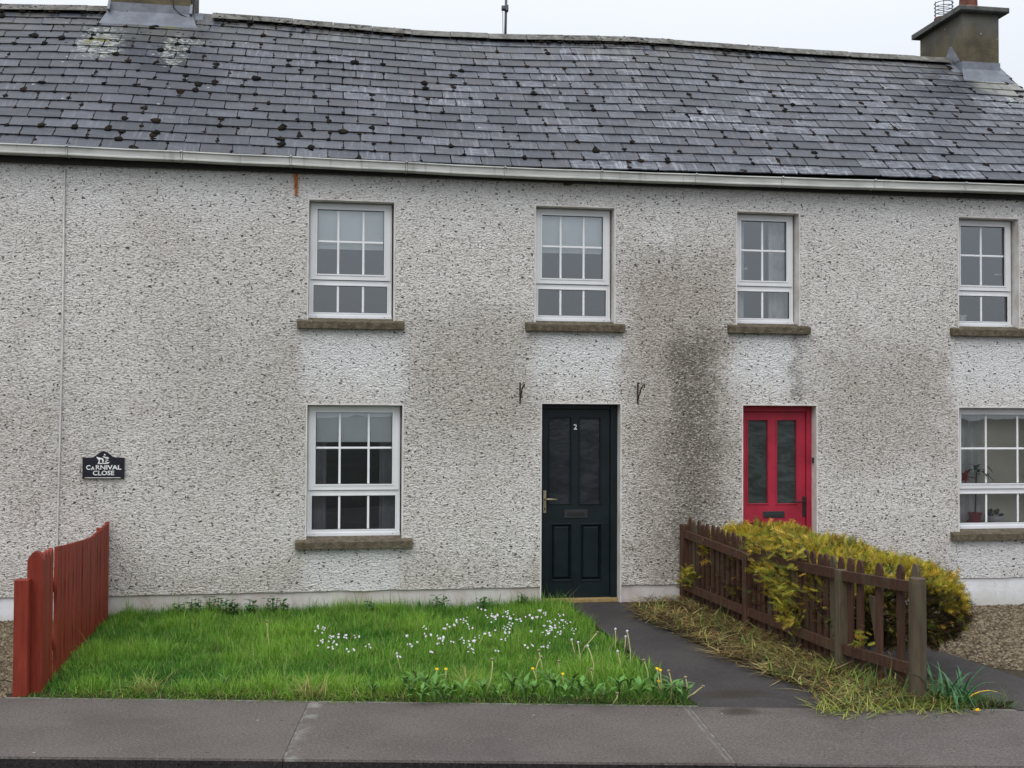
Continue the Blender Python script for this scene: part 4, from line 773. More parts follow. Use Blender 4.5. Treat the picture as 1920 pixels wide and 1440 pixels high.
for i in range(3):
    a, b = PP[i], PP[i+1]; d = (b-a); d.z = 0; ln = d.length; d.normalize(); n_ = Vector((d.y, -d.x, 0)); n_ = n_ if n_.x < 0 else -n_     # n points to the green-door side
    for (za, zb) in (RZU[i], RZL[i]):
        h = .036; o_ = n_*.012; q = [a+d*.044+o_, b-d*.05+o_]; vs = []
        for P_, z_ in ((q[0], za), (q[1], zb)):
            for (e, f2) in ((-1, -1), (1, -1), (1, 1), (-1, 1)): vs.append((P_.x+n_.x*.017*e, P_.y+n_.y*.017*e, z_+h*f2))
        mb = MB(); mb.add(vs, [(0, 1, 2, 3), (7, 6, 5, 4)]+[(k, 4+k, 4+(k+1) % 4, (k+1) % 4) for k in range(4)]); mb.build('rail', M_BROWN, bf)
    S_ = {0: [.05+.078*k for k in range(12)], 1: [.05, .11, .17, .24, .31, .375, .44, .505, .57, .635, .70, .765, .83, .895, .95], 2: [.07, .22, .47, .76, .955]}[i]
    for k, s in enumerate(S_):
        P_ = a+(b-a)*s-n_*.026; top = (RZU[i][0]+(RZU[i][1]-RZU[i][0])*s)+.145+rng.uniform(-.02, .012)+(.02 if i == 0 else 0); bot = rng.uniform(-.02, .05); w_ = .035; th = .0095
        prof = [(-w_, bot), (w_, bot), (w_, top-.05), (w_*.6, top-.014), (0, top), (-w_*.6, top-.014), (-w_, top-.05)]
        ln_ = rng.gauss(0, .012)
        vs = []
        for e in (-1, 1):
            for (u_, z_) in prof: vs.append((P_.x+d.x*(u_+ln_*z_)+n_.x*th*e, P_.y+d.y*(u_+ln_*z_)+n_.y*th*e, z_))
        m_ = len(prof); mb = MB(); mb.add(vs, [tuple(range(m_)), tuple(range(2*m_-1, m_-1, -1))]+[(q, q+m_, (q+1) % m_+m_, (q+1) % m_) for q in range(m_)]); mb.build('picket', M_BROWN if rng.random() < .85 else M_OLDPOST, bf)
# one slipped picket leaning behind the last bay
a, b = PP[2], PP[3]; d = (b-a).normalized(); P_ = fp(2, .40)+Vector((.06, 0, 0)); vs = []
for e in (-1, 1):
    for (u_, z_) in ((-.03, .05), (.03, .05), (.03, .6), (-.03, .6)): vs.append((P_.x+d.x*(u_-.25*(z_-.3))+.01*e, P_.y+d.y*(u_-.25*(z_-.3)), z_))
mb = MB(); mb.add(vs, [(0, 1, 2, 3), (7, 6, 5, 4)]+[(k, 4+k, 4+(k+1) % 4, (k+1) % 4) for k in range(4)]); mb.build('picket', M_OLDPOST, bf)
# ------------------------------------------------------------------ blades (grass, straw) as big meshes
def ribbons(name, base, h, width, lean, bend, az, col0, col1, mat, seg=3, parent=None):
    n = len(h); k = seg
    dx, dy = np.cos(az), np.sin(az); px_, py_ = -dy, dx
    V = np.zeros((n, 2*k+1, 3), np.float32); C = np.ones((n, 2*k+1, 4), np.float32)
    for i in range(k+1):
        t = i/k; r = lean*t+bend*t*t; ang = lean+bend*t
        hx = h*(np.sin(lean)*t+np.sin(bend)*t*t*.5); hz = h*(t*np.cos(lean)-.5*np.abs(np.sin(bend))*t*t)
        X_ = base[:, 0]+dx*hx; Y_ = base[:, 1]+dy*hx; Z_ = base[:, 2]+np.maximum(hz, .004*t)
        w_ = width*(1-t**1.6)
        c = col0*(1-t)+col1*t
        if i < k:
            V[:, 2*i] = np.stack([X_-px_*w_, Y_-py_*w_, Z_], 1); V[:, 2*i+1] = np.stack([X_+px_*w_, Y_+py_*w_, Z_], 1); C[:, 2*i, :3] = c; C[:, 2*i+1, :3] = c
        else: V[:, 2*k] = np.stack([X_, Y_, Z_], 1); C[:, 2*k, :3] = c
    nv = 2*k+1; off = (np.arange(n)*nv)[:, None]
    quads = np.concatenate([off+np.array([[2*i, 2*i+1, 2*i+3, 2*i+2]]) for i in range(k-1)], 1).reshape(-1) if k > 1 else np.zeros(0, int)
    tri = (off+np.array([[2*k-2, 2*k-1, 2*k]])).reshape(-1)
    me = bpy.data.meshes.new(name); me.vertices.add(n*nv); me.vertices.foreach_set('co', V.reshape(-1)); nq = n*(k-1); nt_ = n
    loops = np.concatenate([quads, tri]).astype(np.int32); me.loops.add(len(loops)); me.loops.foreach_set('vertex_index', loops)
    st = np.concatenate([np.arange(nq)*4, nq*4+np.arange(nt_)*3]).astype(np.int32); me.polygons.add(nq+nt_); me.polygons.foreach_set('loop_start', st)
    me.polygons.foreach_set('use_smooth', np.ones(nq+nt_, bool)); me.update(calc_edges=True)
    a = me.color_attributes.new('Col', 'FLOAT_COLOR', 'POINT'); a.data.foreach_set('color', C.reshape(-1)); me.materials.append(mat); me.validate(); return link(name, me, parent)
def vnoise(x, y, s, seed=0.): return np.array([mnoise.noise((a*s, b*s, seed)) for a, b in zip(x, y)])
def grass():
    n = 105000; x = nrg.uniform(-2.0, 2.46, n); t = nrg.uniform(0, 1, n)**.92; ybx = -3.61-.193*x; y = ybx-.03+(0.0-ybx+.02)*t
    edge = 2.40-.12*np.abs(np.sin(y*3.1)); keep = x < edge+.05*nrg.standard_normal(n); x, y, t = x[keep], y[keep], t[keep]; n = len(x)
    pn = vnoise(x, y, 1.3); pm = vnoise(x, y, 4.2, 5.); pf = vnoise(x, y, 9., 9.)
    h = .085+.05*pn+.07*np.clip(pm, -.6, 1)+.05*pf+.03*nrg.standard_normal(n)*.6
    h += .02*np.exp(-((y+.12)/.22)**2)+.012*(y > -1.4)
    tall = nrg.random(n) < .02; h = np.where(tall, h*1.8, h); wl = (y > -.25) & (nrg.random(n) < .07); h = np.where(wl, h+nrg.uniform(.05, .16, n), h)
    h *= np.clip((y-(-3.61-.193*x)+.12)/.35, .45, 1); h *= np.clip((x+2.05)/.25, .55, 1); h = np.clip(h, .03, .40)
    w_ = nrg.uniform(.0018, .0046, n); lean = np.abs(nrg.normal(.34, .25, n)); bend = nrg.normal(.5, .45, n); az = nrg.uniform(0, 2*np.pi, n)
    fr = y < (-3.61-.193*x)+.22; lean = np.where(fr, lean+.45, lean); az = np.where(fr & (nrg.random(n) < .45), -np.pi/2+nrg.normal(0, .6, n), az)
    g = np.clip(.5+.55*pn+.35*pm+.22*nrg.standard_normal(n), 0, 1)[:, None]
    c1 = np.array([.045, .185, .023])*(1-g)+np.array([.25, .45, .052])*g
    pale = (nrg.random(n) < .05)[:, None]; c1 = np.where(pale, np.array([.36, .42, .14]), c1)
    dead = (nrg.random(n) < np.where(fr, .22, .03))[:, None]; c1 = np.where(dead, np.array([.30, .23, .11]), c1)
    base = np.stack([x, y, -.03-.03*np.clip(t, 0, 1)], 1)
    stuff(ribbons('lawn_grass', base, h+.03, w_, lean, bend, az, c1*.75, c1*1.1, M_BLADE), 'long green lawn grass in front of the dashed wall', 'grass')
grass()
def straw():
    n = 9500; s = nrg.uniform(0, 1, n); y = -.12-4.2*s; fx = np.interp(y, [-4.3, -3.29, -1.63, -.1], [3.95, 3.78, 3.69, 3.6])
    ex = np.interp(y, [-4.33, -4.25, -3.85, -3.2, -2.5, -1.7, -.96, -.4, -.1], [3.3, 3.14, 3.25, 3.10, 3.0, 2.92, 2.80, 2.92, 3.02])
    x = ex+(fx+.05-ex)*nrg.uniform(0, 1, n)**.8; ln = nrg.uniform(.06, .22, n); az = nrg.uniform(0, 2*np.pi, n); lean = nrg.normal(1.36, .16, n)
    u = nrg.random(n); nz = vnoise(x, y, 2.5, 3.); nk = vnoise(x, y, 5.5, 8.); grn = u < np.clip(.06+.9*np.clip(-y-2.9, 0, 1.3)/1.3*.4+.3*nz, .02, .5)
    pal = np.array([[.44, .34, .11], [.28, .18, .07], [.14, .08, .04], [.56, .47, .20], [.30, .21, .06], [.08, .05, .03]]); c = pal[nrg.integers(0, 6, n)]
    gp = np.array([[.16, .25, .04], [.32, .37, .08], [.09, .18, .04]])[nrg.integers(0, 3, n)]; c = np.where(grn[:, None], gp, c)
    lean = np.where(grn, nrg.normal(.95, .3, n), lean); zz = nrg.uniform(-.01, .055, n)
    c = c*(np.clip(.75+.9*nk, .35, 1.35))[:, None]; kp = nk > -.33+.2*nrg.standard_normal(n)
    stuff(ribbons('dead_grass', np.stack([x, y, zz], 1)[kp], ln[kp], nrg.uniform(.002, .0052, n)[kp], lean[kp], nrg.normal(.25, .3, n)[kp], az[kp], (c*.85)[kp], c[kp], M_STRAW), 'strip of dead straw and wilting grass along the picket fence', 'dead grass')
    n = 500; y = nrg.uniform(-.9, .0, n); x = 2.98+nrg.uniform(0, .6, n)*(1-.2*nrg.random(n))
    # litter edge by the front pavement
    n = 420; x = nrg.uniform(3.1, 4.0, n); y = -4.30+.09*nrg.standard_normal(n)-.05*(x-3.1); c = np.array([[.42, .45, .08], [.50, .46, .16], [.22, .30, .06]])[nrg.integers(0, 3, n)]
    stuff(ribbons('wilting_grass', np.stack([x, y, np.full(n, .005)], 1), nrg.uniform(.06, .18, n), nrg.uniform(.002, .004, n), nrg.normal(1.05, .3, n), nrg.normal(.6, .4, n), nrg.uniform(0, 2*np.pi, n), c*.9, c, M_BLADE), 'yellowing grass at the foot of the end fence post', 'grass')
straw()
mb = MB(); _ys = [-4.22, -3.85, -3.2, -2.5, -1.7, -.96, -.4, -.1]; _xs = [3.22, 3.32, 3.17, 3.07, 2.99, 2.88, 2.98, 3.06]
mb.add([(x_, y_, .003) for x_, y_ in zip(_xs, _ys)]+[(3.5, y_, .003) for y_ in _ys], [(i, i+8, i+9, i+1) for i in range(7)]); struct(mb.build('soil_strip', M_SOIL, recalc=False))
# gravel
def gravel(name, label, x0, x1, y0, y1, zf, n, keep=None):
    x = nrg.uniform(x0, x1, n); y = nrg.uniform(y0, y1, n)
    if keep is not None: k = keep(x, y); x, y = x[k], y[k]
    n = len(x); r = nrg.uniform(.009, .023, n); O = np.array([(1, 0, 0), (0, 1, 0), (-1, 0, 0), (0, -1, 0), (0, 0, 1), (0, 0, -1)], float)
    V = O[None]*(r[:, None, None])*nrg.uniform(.65, 1.3, (n, 6, 1)); V[:, :, 2] *= .7; a = nrg.uniform(0, 6.28, n); ca, sa = np.cos(a)[:, None], np.sin(a)[:, None]
    V = np.stack([V[:, :, 0]*ca-V[:, :, 1]*sa+x[:, None], V[:, :, 0]*sa+V[:, :, 1]*ca+y[:, None], V[:, :, 2]+np.array([zf(p, q) for p, q in zip(x, y)])[:, None]+.004], 2)
    T = np.array([(0, 1, 4), (1, 2, 4), (2, 3, 4), (3, 0, 4), (1, 0, 5), (2, 1, 5), (3, 2, 5), (0, 3, 5)]); idx = (np.arange(n)*6)[:, None, None]+T[None]
    me = bpy.data.meshes.new(name); me.from_pydata(V.reshape(-1, 3).tolist(), [], idx.reshape(-1, 3).tolist()); cc = np.repeat(nrg.random(n)**1.5, 6); C = np.stack([cc, cc, cc, np.ones_like(cc)], 1).astype(np.float32)
    at_ = me.color_attributes.new('Col', 'FLOAT_COLOR', 'POINT'); at_.data.foreach_set('color', C.reshape(-1)); me.materials.append(M_PEBBLE); me.update(); stuff(link(name, me), label, 'gravel')
gravel('gravel', 'brown gravel beside the hedge under the ground floor window', 4.95, 7.6, -3.75, .0, lambda x, y: -.01-.13*min(1, (y-yb(x))/(0-yb(x))*1.1), 15000, lambda x, y: (x > np.interp(y, [-4, -3.62, -3.1, -2.3, 0], [6.2, 5.5, 5.1, 5.02, 5.02])))
gravel('gravel', 'brown gravel on the far side of the red fence', -3.3, -2.08, -3.2, 0, lambda x, y: -.01-.05*min(1, (y-yb(x))/(0-yb(x))*1.1), 9000)
# ------------------------------------------------------------------ golden hedge
def hedge():
    h = empty('golden_hedge', (4.2, -1.95, -.08), 'golden yellow conifer hedge bulging over the brown picket fence', 'hedge')
    def fx(y): return float(np.interp(y, [-4.2, -3.29, -1.63, -.1], [3.868, 3.75, 3.66, 3.57]))
    Y0, Y1 = -3.42, -.35
    sp = []    # position, normal, tone
    def shell(s, a, k):   # s along 0..1, a angle 0..2pi around, k radius
        y = Y0+(Y1-Y0)*s; e = min(1, math.sqrt(max(0, 1-(1-min(1, s/.16))**2))); e2 = min(1, math.sqrt(max(0, 1-(1-min(1, (1-s)/.12))**2))); q = max(.05, min(e, e2))
        wl, wr = .40, float(np.interp(s, [0, .3, .5, 1], [.60, .55, .46, .45]))+.03*math.sin(s*9); top = float(np.interp(s, [0, .15, .35, .6, .85, 1], [.66, .73, .78, .77, .79, .79]))+.02*math.sin(s*17); bot = .08+.08*(1-s); cx = fx(y)+.46
        ca, sa = math.cos(a), math.sin(a); ca = math.copysign(abs(ca)**.7, ca); sa = math.copysign(abs(sa)**.75, sa)
        cz = (top+bot)/2; hz = (top-bot)/2
        nn = 1+.16*mnoise.noise((y*2.2, ca*1.5, sa*1.5))+.13*mnoise.noise((y*6, ca*4, sa*4))+.03*rng.random()**4*3
        x = cx+(wr if ca > 0 else wl)*ca*k*nn*(.55+.45*q); z = cz+hz*sa*k*nn*(.62+.38*q); yy = y+(q-1)*(-.0)
        return Vector((x, yy, z)), Vector((ca, (-.8 if s < .12 else .5 if s > .9 else 0)*(1-q*.6), sa)).normalized()
    i = 0
    while i < 13500:
        s = rng.random(); a = rng.uniform(-math.pi, math.pi)
        if math.sin(a) < -.55 and rng.random() < .75: continue
        P_, n_ = shell(s, a, 1-.10*rng.random()**1.5); sp.append((P_, n_, 0)); i += 1
    for i in range(2400):      # rounded near end
        a = rng.uniform(-math.pi, math.pi); k = math.sqrt(rng.random()); P_, n_ = shell(.03+.05*(1-k), a, k); n_ = Vector((n_.x*k, -1.1, n_.z*k)).normalized(); sp.append((P_+Vector((0, -.16*(1-k*k), 0)), n_, 0))
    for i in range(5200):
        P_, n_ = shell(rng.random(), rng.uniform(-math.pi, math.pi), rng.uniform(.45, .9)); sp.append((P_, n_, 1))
    # tufts poking between the pickets on the path side
    for (px, py, dx, r_, cnt) in ((1298, 1075, -.03, .07, 70), (1290, 1095, -.03, .07, 60), (1425, 1062, -.06, .06, 40), (1450, 1075, -.07, .09, 90), (1475, 1100, -.07, .10, 110), (1470, 1130, -.07, .09, 90), (1485, 1160, -.07, .08, 80), (1455, 1020, -.02, .10, 110), (1420, 1020, -.02, .08, 70), (1495, 1030, -.02, .1, 90), (1620, 1195, 0., .05, 20)):
        # the point on the fence line seen at this pixel
        d = ray(px, py); t = 3.66/d.x
        for it in range(4): Q = CAM+d*t; t = (fx(Q.y)+dx)/d.x
        Q = CAM+d*t
        for k in range(cnt): sp.append((Q+Vector((rng.gauss(0, .035), rng.gauss(0, r_), rng.gauss(0, r_*.55))), Vector((-1, rng.uniform(-.6, .6), rng.uniform(-.2, .5))).normalized(), 2))
    verts = []; faces = []; cols = []
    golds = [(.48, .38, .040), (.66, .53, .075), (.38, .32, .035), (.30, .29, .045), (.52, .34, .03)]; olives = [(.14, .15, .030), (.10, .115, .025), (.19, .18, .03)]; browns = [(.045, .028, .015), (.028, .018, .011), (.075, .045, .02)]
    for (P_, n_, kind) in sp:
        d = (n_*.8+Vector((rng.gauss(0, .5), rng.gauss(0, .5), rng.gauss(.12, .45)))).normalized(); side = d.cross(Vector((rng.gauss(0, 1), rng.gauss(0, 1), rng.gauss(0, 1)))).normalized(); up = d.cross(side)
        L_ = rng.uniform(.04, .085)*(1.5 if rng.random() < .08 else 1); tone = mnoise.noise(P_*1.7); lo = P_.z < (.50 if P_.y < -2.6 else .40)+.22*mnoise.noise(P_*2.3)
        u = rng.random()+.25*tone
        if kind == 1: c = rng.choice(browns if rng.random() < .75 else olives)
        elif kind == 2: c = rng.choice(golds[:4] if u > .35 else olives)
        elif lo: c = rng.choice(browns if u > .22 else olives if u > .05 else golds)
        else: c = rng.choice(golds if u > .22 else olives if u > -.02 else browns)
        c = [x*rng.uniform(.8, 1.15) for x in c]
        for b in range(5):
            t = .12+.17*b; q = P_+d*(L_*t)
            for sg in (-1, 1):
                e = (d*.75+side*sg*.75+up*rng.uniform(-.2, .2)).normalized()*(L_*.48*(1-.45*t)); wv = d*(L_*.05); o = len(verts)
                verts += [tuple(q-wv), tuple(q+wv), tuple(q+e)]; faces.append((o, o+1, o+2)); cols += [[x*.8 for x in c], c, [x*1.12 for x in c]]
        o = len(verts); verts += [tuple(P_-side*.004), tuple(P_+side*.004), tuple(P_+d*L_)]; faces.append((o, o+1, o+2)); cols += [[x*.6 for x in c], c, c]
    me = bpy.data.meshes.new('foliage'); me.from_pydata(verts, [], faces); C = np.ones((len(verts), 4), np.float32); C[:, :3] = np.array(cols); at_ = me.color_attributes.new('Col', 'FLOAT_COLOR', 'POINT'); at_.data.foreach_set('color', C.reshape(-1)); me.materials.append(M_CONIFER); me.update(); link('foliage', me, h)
    mb = MB()
    for i in range(9):
        y = -3.1+.33*i; bx = fx(y)+.45+rng.uniform(-.06, .06); mb.tube([(bx, y, -.1), (bx+.01, y, .2), (bx+rng.uniform(-.05, .05), y, .6)], .022, 6, .012)
        for k in range(16):
            a = rng.uniform(0, 6.28); z0_ = rng.uniform(.08, .5); mb.tube([(bx, y, z0_), (bx+.2*math.cos(a), y+.2*math.sin(a), z0_+.12), (bx+.40*math.cos(a), y+.40*math.sin(a), z0_+.14+rng.uniform(-.05, .2))], .007, 4, .003)
    mb.build('branches', M_TWIG, h, recalc=False)
hedge()
# ------------------------------------------------------------------ flowers and weeds in the lawn
def petal_cluster(k):
    r = random.Random(k); mb = MB()
    for i in range(r.randrange(3, 7)):
        c = Vector((r.gauss(0, .019), r.gauss(0, .019), r.uniform(-.025, .02))); t1 = r.uniform(0, 1.5); nrm = Vector((c.x*14, c.y*14-.6, .7)).normalized(); u = nrm.orthogonal().normalized(); v = nrm.cross(u)
        for p_ in range(4):
            a = t1+p_*math.pi/2; d = u*math.cos(a)+v*math.sin(a); s = nrm.cross(d); mb.add([c, c+d*.0045+s*.0036, c+d*.0088+nrm*.001, c+d*.0045-s*.0036], [(0, 1, 2, 3)])
    return mb.mesh('blossom', M_PETAL)
BL = [petal_cluster(i) for i in range(6)]
mb = MB(); mb.tube([(0, 0, 0), (.006, 0, .5), (0, 0, 1)], .0022, 4); STEM = mb.mesh('stem', M_GREENSTEM)
def cuckoo(px, py, hgt):
    Q = atz(px, py, hgt-.02); r = empty('cuckoo_flower', (Q.x, Q.y, -.03), 'white cuckoo flower standing up out of the lawn grass', 'flower', 'white cuckoo flowers in the lawn', world=False)
    o = link('stem', STEM, r); o.scale = (1, 1, hgt+.01); b = link('blossom', rng.choice(BL), r); b.location = (0, 0, hgt+.01); s = rng.uniform(.75, 1.2); b.scale = (s, s, s); b.rotation_euler = (0, 0, rng.uniform(-.6, .6))
CK = [(595, 1177), (606, 1180), (602, 1204), (620, 1196), (632, 1190), (645, 1186), (625, 1206), (622, 1212), (648, 1192), (661, 1214), (672, 1190), (691, 1212), (765, 1195), (775, 1207), (796, 1177), (808, 1186), (826, 1206), (832, 1190), (838, 1182), (830, 1200), (848, 1168), (856, 1166), (868, 1160), (872, 1168), (888, 1174), (866, 1199), (874, 1206), (880, 1214), (896, 1195), (892, 1205), (906, 1140), (895, 1137), (920, 1152), (928, 1160), (932, 1149), (955, 1155), (948, 1179), (958, 1182), (945, 1197), (933, 1217), (952, 1150), (962, 1163), (976, 1160), (955, 1172), (995, 1156), (1000, 1162), (1016, 1148), (1022, 1152), (1010, 1160), (1035, 1164), (1022, 1176), (1032, 1180), (1020, 1186), (1028, 1186), (1040, 1172), (1050, 1188), (1057, 1150), (1060, 1166), (1068, 1164), (1055, 1176), (1075, 1182), (1000, 1186), (992, 1206), (1024, 1210), (920, 1186), (848, 1200), (884, 1222), (805, 1218), (746, 1227)]
for (px, py) in CK: cuckoo(px+rng.uniform(-2, 2), py, rng.uniform(.19, .26))
def dandelion_head(k):
    mb = MB()
    if k == 0:
        for i in range(14):
            a = i*.449; mb.add([(0, 0, 0), (.014*math.cos(a-.2), .014*math.sin(a-.2), .006), (.016*math.cos(a+.2), .016*math.sin(a+.2), .006)], [(0, 1, 2)])
        mb.blob((0, 0, .003), .009, .009, .006, .1); return mb.mesh('flower_head', M_YELLOW)
    mb.blob((0, 0, 0), .009 if k == 1 else .012, .009, .011, .3)
    return mb.mesh('flower_head', M_PETAL if k == 1 else M_DRYHEAD)
HD = [dandelion_head(i) for i in range(3)]
LBL = {0: ('yellow dandelion flower on a short stalk at the lawn edge', 'yellow dandelion flowers'), 1: ('bare dandelion stalk with a small white tip beside the path', 'white tipped dandelion stalks'), 2: ('faded brown dandelion stalk bending out of the lawn', 'faded dandelion stalks')}
def stalk(px, py, bpx, bpy_, kind, curve=0.):
    B = atz(bpx, bpy_, .0); Tp = aty(px, py, B.y); lab, grp = LBL[kind]; r = empty('dandelion', (B.x, B.y, 0), lab, 'dandelion', grp, world=False); d = Tp-B
    mid = d*.5+Vector((curve, -.01, 0)); mb = MB(); mb.tube([(0, 0, -.03), tuple(d*.25+Vector((curve*.8, 0, 0))), tuple(mid), tuple(d*.8+Vector((curve*.6, 0, 0))), tuple(d)], .0052, 5, .004); mb.build('stalk', M_STALK, r, smooth=True); o = link('flower_head', HD[kind], r); o.location = d; o.scale = (.75,)*3 if kind == 0 else (1.1,)*3; o.rotation_euler = (.6, 0, 0)
for a in ((923, 1236, 908, 1303, 2, .02), (1015, 1232, 1010, 1275, 2, -.03), (1048, 1240, 1048, 1266, 2, 0), (1120, 1186, 1090, 1220, 2, 0), (1102, 1212, 1112, 1275, 1, .02), (1108, 1255, 1112, 1280, 2, 0), (1154, 1180, 1154, 1218, 1, 0), (1176, 1184, 1182, 1255, 1, .01), (1173, 1194, 1171, 1220, 1, 0), (1158, 1222, 1166, 1258, 1, 0), (1207, 1238, 1215, 1278, 2, .01), (1254, 1258, 1258, 1308, 2, .01), (1318, 1287, 1282, 1312, 2, .0), (1157, 1300, 1147, 1318, 2, .015), (1084, 1205, 1090, 1250, 1, 0), (1232, 1254, 1236, 1290, 0, 0), (1238, 1257, 1240, 1295, 0, 0), (1235, 1278, 1238, 1300, 0, 0), (1055, 1264, 1056, 1290, 0, 0), (999, 1254, 1006, 1290, 0, .01), (819, 1255, 818, 1280, 0, 0), (836, 1255, 836, 1280, 0, 0), (744, 1226, 752, 1262, 1, 0), (1010, 1220, 1020, 1270, 2, 0), (500, 1165, 506, 1225, 2, 0), (1285, 1270, 1285, 1300, 2, .01), (1072, 1200, 1080, 1240, 1, 0)): stalk(*a)
# dandelion rosettes: toothed leaves
def toothed(k):
    r = random.Random(40+k); mb = MB(); n = 7; vs = []
    for i in range(n+1):
        t = i/n; w_ = (.008+.012*t)*(1 if i % 2 else .45) if i < n else .002; z_ = .05*math.sin(t*2.6)+.01; vs += [(-w_, t, z_), (w_, t, z_)]
    mb.add([(x, y*.17, z) for x, y, z in vs], [(2*i, 2*i+1, 2*i+3, 2*i+2) for i in range(n)]); return mb.mesh('leaf', M_LEAF, smooth=True)
LF = [toothed(i) for i in range(2)]
def rosette(Q, s, label, grp):
    r = empty('dandelion_rosette', (Q.x, Q.y, -.005), label, 'weed', grp, world=False); n = rng.randrange(7, 11); o0 = rng.uniform(0, 6)
    for i in range(n):
        o = link('leaf', LF[i % 2], r); o.rotation_euler = (rng.uniform(.3, 1.1), 0, o0+i*6.283/n+rng.uniform(-.3, .3)); k = s*rng.uniform(.45, .85); o.scale = (k, k, k); o.location = (0, 0, .01)
for (px, py, s) in ((770, 1308, 1.2), (800, 1300, 1.4), (815, 1312, 1.3), (850, 1305, 1.), (905, 1308, 1.1), (960, 1300, 1.2), (1000, 1305, 1.4), (1040, 1312, 1.3), (1075, 1300, 1.2), (1110, 1315, 1.2), (1160, 1308, 1.2), (1200, 1315, 1.3), (1245, 1315, 1.4), (1275, 1312, 1.1), (790, 1318, 1.1), (700, 1300, .9), (420, 1290, .8), (1030, 1290, 1.2), (1265, 1305, 1.2), (830, 1316, 1.3), (870, 1314, 1.1), (930, 1312, 1.1), (985, 1314, 1.3), (1060, 1318, 1.2), (1090, 1310, 1.3), (1135, 1318, 1.2), (1180, 1304, 1.2), (1225, 1304, 1.2), (1285, 1320, 1.2), (760, 1296, 1.), (780, 1290, 1.1)):
    rosette(atz(px, py, .01), s, 'toothed dandelion leaf rosette at the pavement edge of the lawn', 'dandelion rosettes at the lawn edge')
# leafy weeds against the wall
mb = MB()
for k in range(4):
    a = k*.1; mb.add([(0, 0, 0), (.016, .02, .004), (.012, .045, .0), (0, .065, -.008), (-.012, .045, .0), (-.016, .02, .004)], [(0, 1, 2, 3, 4, 5)]) if k == 0 else None
NLEAF = mb.mesh('leaf', plain('nettle_leaf', (.030, .095, .022), .6, .3, .35, 9)); mb = MB(); mb.tube([(0, 0, 0), (.004, 0, 1)], .003, 5); NSTEM = mb.mesh('stem', M_GREENSTEM)
for (px, hh) in ((345, .10), (372, .14), (392, .15), (415, .13), (440, .10), (470, .11), (508, .14), (530, .10), (905, .10), (985, .12), (690, .10), (820, .12)):
    Q = aty(px, 1140, -.16-.1*rng.random()); r = empty('wall_weed', (Q.x, Q.y, -.05), 'dark leafy weed growing in the grass at the foot of the wall', 'weed', 'leafy weeds along the wall', world=False)
    for q in range(4):
        h_ = hh*rng.uniform(.8, 1.15)+.05; dx, dy = rng.gauss(0, .05), rng.gauss(0, .03); o = link('stem', NSTEM, r); o.location = (dx, dy, 0); o.scale = (1, 1, h_)
        for w_ in range(7):
            o = link('leaf', NLEAF, r); o.location = (dx, dy, h_*(.35+.65*w_/6)); k = rng.uniform(.7, 1.3); o.scale = (k, k, k); o.rotation_euler = (rng.uniform(-.3, .5), 0, w_*2.4+rng.uniform(-.4, .4))
# coarse pale tufts at the pavement edge
for (px, py, lab) in ((270, 1296, 'yellowing coarse grass tuft by the red fence end of the lawn edge'), (590, 1304, 'pale coarse grass tuft at the pavement joint'), (880, 1290, 'coarse arching grass tuft between dandelion rosettes')):
    Q = atz(px, py, 0); n = 70; a = nrg.uniform(0, 6.28, n); c = np.array([[.40, .40, .12], [.25, .38, .07], [.46, .38, .16]])[nrg.integers(0, 3, n)]
    tag(ribbons('grass_tuft', np.stack([Q.x+.05*nrg.standard_normal(n), Q.y+.03*nrg.standard_normal(n), np.full(n, -.01)], 1), nrg.uniform(.12, .27, n), nrg.uniform(.0022, .0042, n), nrg.normal(.55, .3, n), nrg.normal(1.0, .35, n), a, c*.8, c, M_BLADE, 5), lab, 'grass')
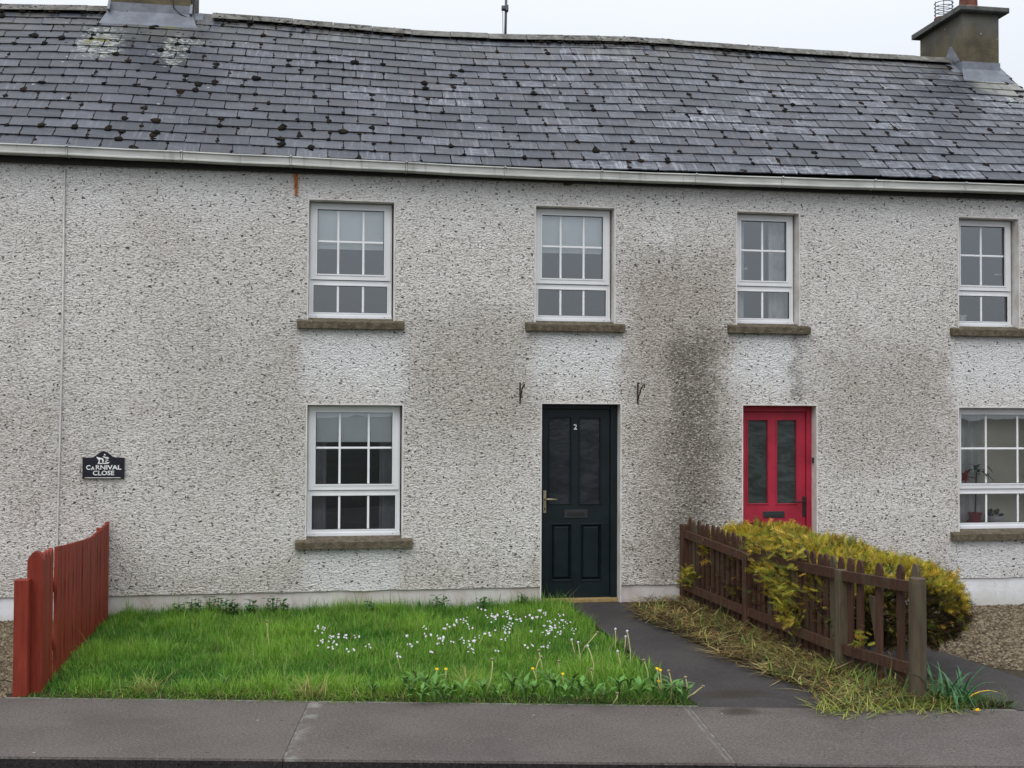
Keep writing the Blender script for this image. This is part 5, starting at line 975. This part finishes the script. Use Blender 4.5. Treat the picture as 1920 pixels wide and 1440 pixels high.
# ------------------------------------------------------------------ daffodil clump by the end post
Q = atz(1790, 1318, 0); r = empty('daffodil_clump', (Q.x, Q.y, -.01), 'clump of arching green daffodil leaves beside the end fence post', 'plant')
for k in range(58):
    a = rng.uniform(0, 6.283); b = Vector((Q.x+rng.gauss(-.03, .08), Q.y+rng.gauss(.04, .07), -.01)); mb = MB(); strap(mb, b, Vector((math.cos(a)*.7+.15, math.sin(a)*.6, rng.uniform(.6, 2.0))), rng.uniform(.18, .36), rng.uniform(.006, .010), rng.uniform(.12, .34), 6); mb.build('leaf', M_DAFF, r, recalc=False)
mb = MB(); strap(mb, (Q.x+.08, Q.y, 0.02), Vector((1, -.1, .7)), .34, .008, .26, 6); mb.build('leaf', M_YELLOW, r, recalc=False)
p = atz(1831, 1333, .02); mb = MB(); mb.tube([(Q.x+.03, Q.y-.02, .09), (Q.x+.06, Q.y-.05, .07), tuple(p)], .004, 5); mb.build('stalk', M_DAFF, r)
mb = MB()
for k in range(6):
    a = k*1.047; strap(mb, p, Vector((math.cos(a), math.sin(a)*.6-.3, .4)), .03, .010, .1, 3)
mb.blob(p+Vector((0, -.008, .008)), .011, .011, .012, .2); mb.build('flower', M_YELLOW, r, recalc=False)
mb = MB()
for k in range(60): mb.blob((Q.x+.13+rng.gauss(0, .1), Q.y-.06+rng.gauss(0, .035), .004), rng.uniform(.012, .035), .02, .012, .35)
stuff(mb.build('dark_soil', M_SOIL, recalc=False), 'dark crumbly soil in front of the daffodil leaves', 'soil')
n = 900; x = Q.x-.1+.22*nrg.standard_normal(n); y = Q.y+.0+.10*nrg.standard_normal(n); c = np.array([[.05, .14, .035], [.10, .19, .035], [.16, .22, .04]])[nrg.integers(0, 3, n)]
stuff(ribbons('verge_grass', np.stack([x, y, np.full(n, -.005)], 1), nrg.uniform(.05, .14, n), nrg.uniform(.002, .004, n), nrg.normal(.7, .3, n), nrg.normal(.5, .4, n), nrg.uniform(0, 6.28, n), c*.8, c, M_BLADE), 'low green grass around the daffodil leaves', 'grass')
for o in bpy.data.objects:
    if '_w' in o.keys(): del o['_w']
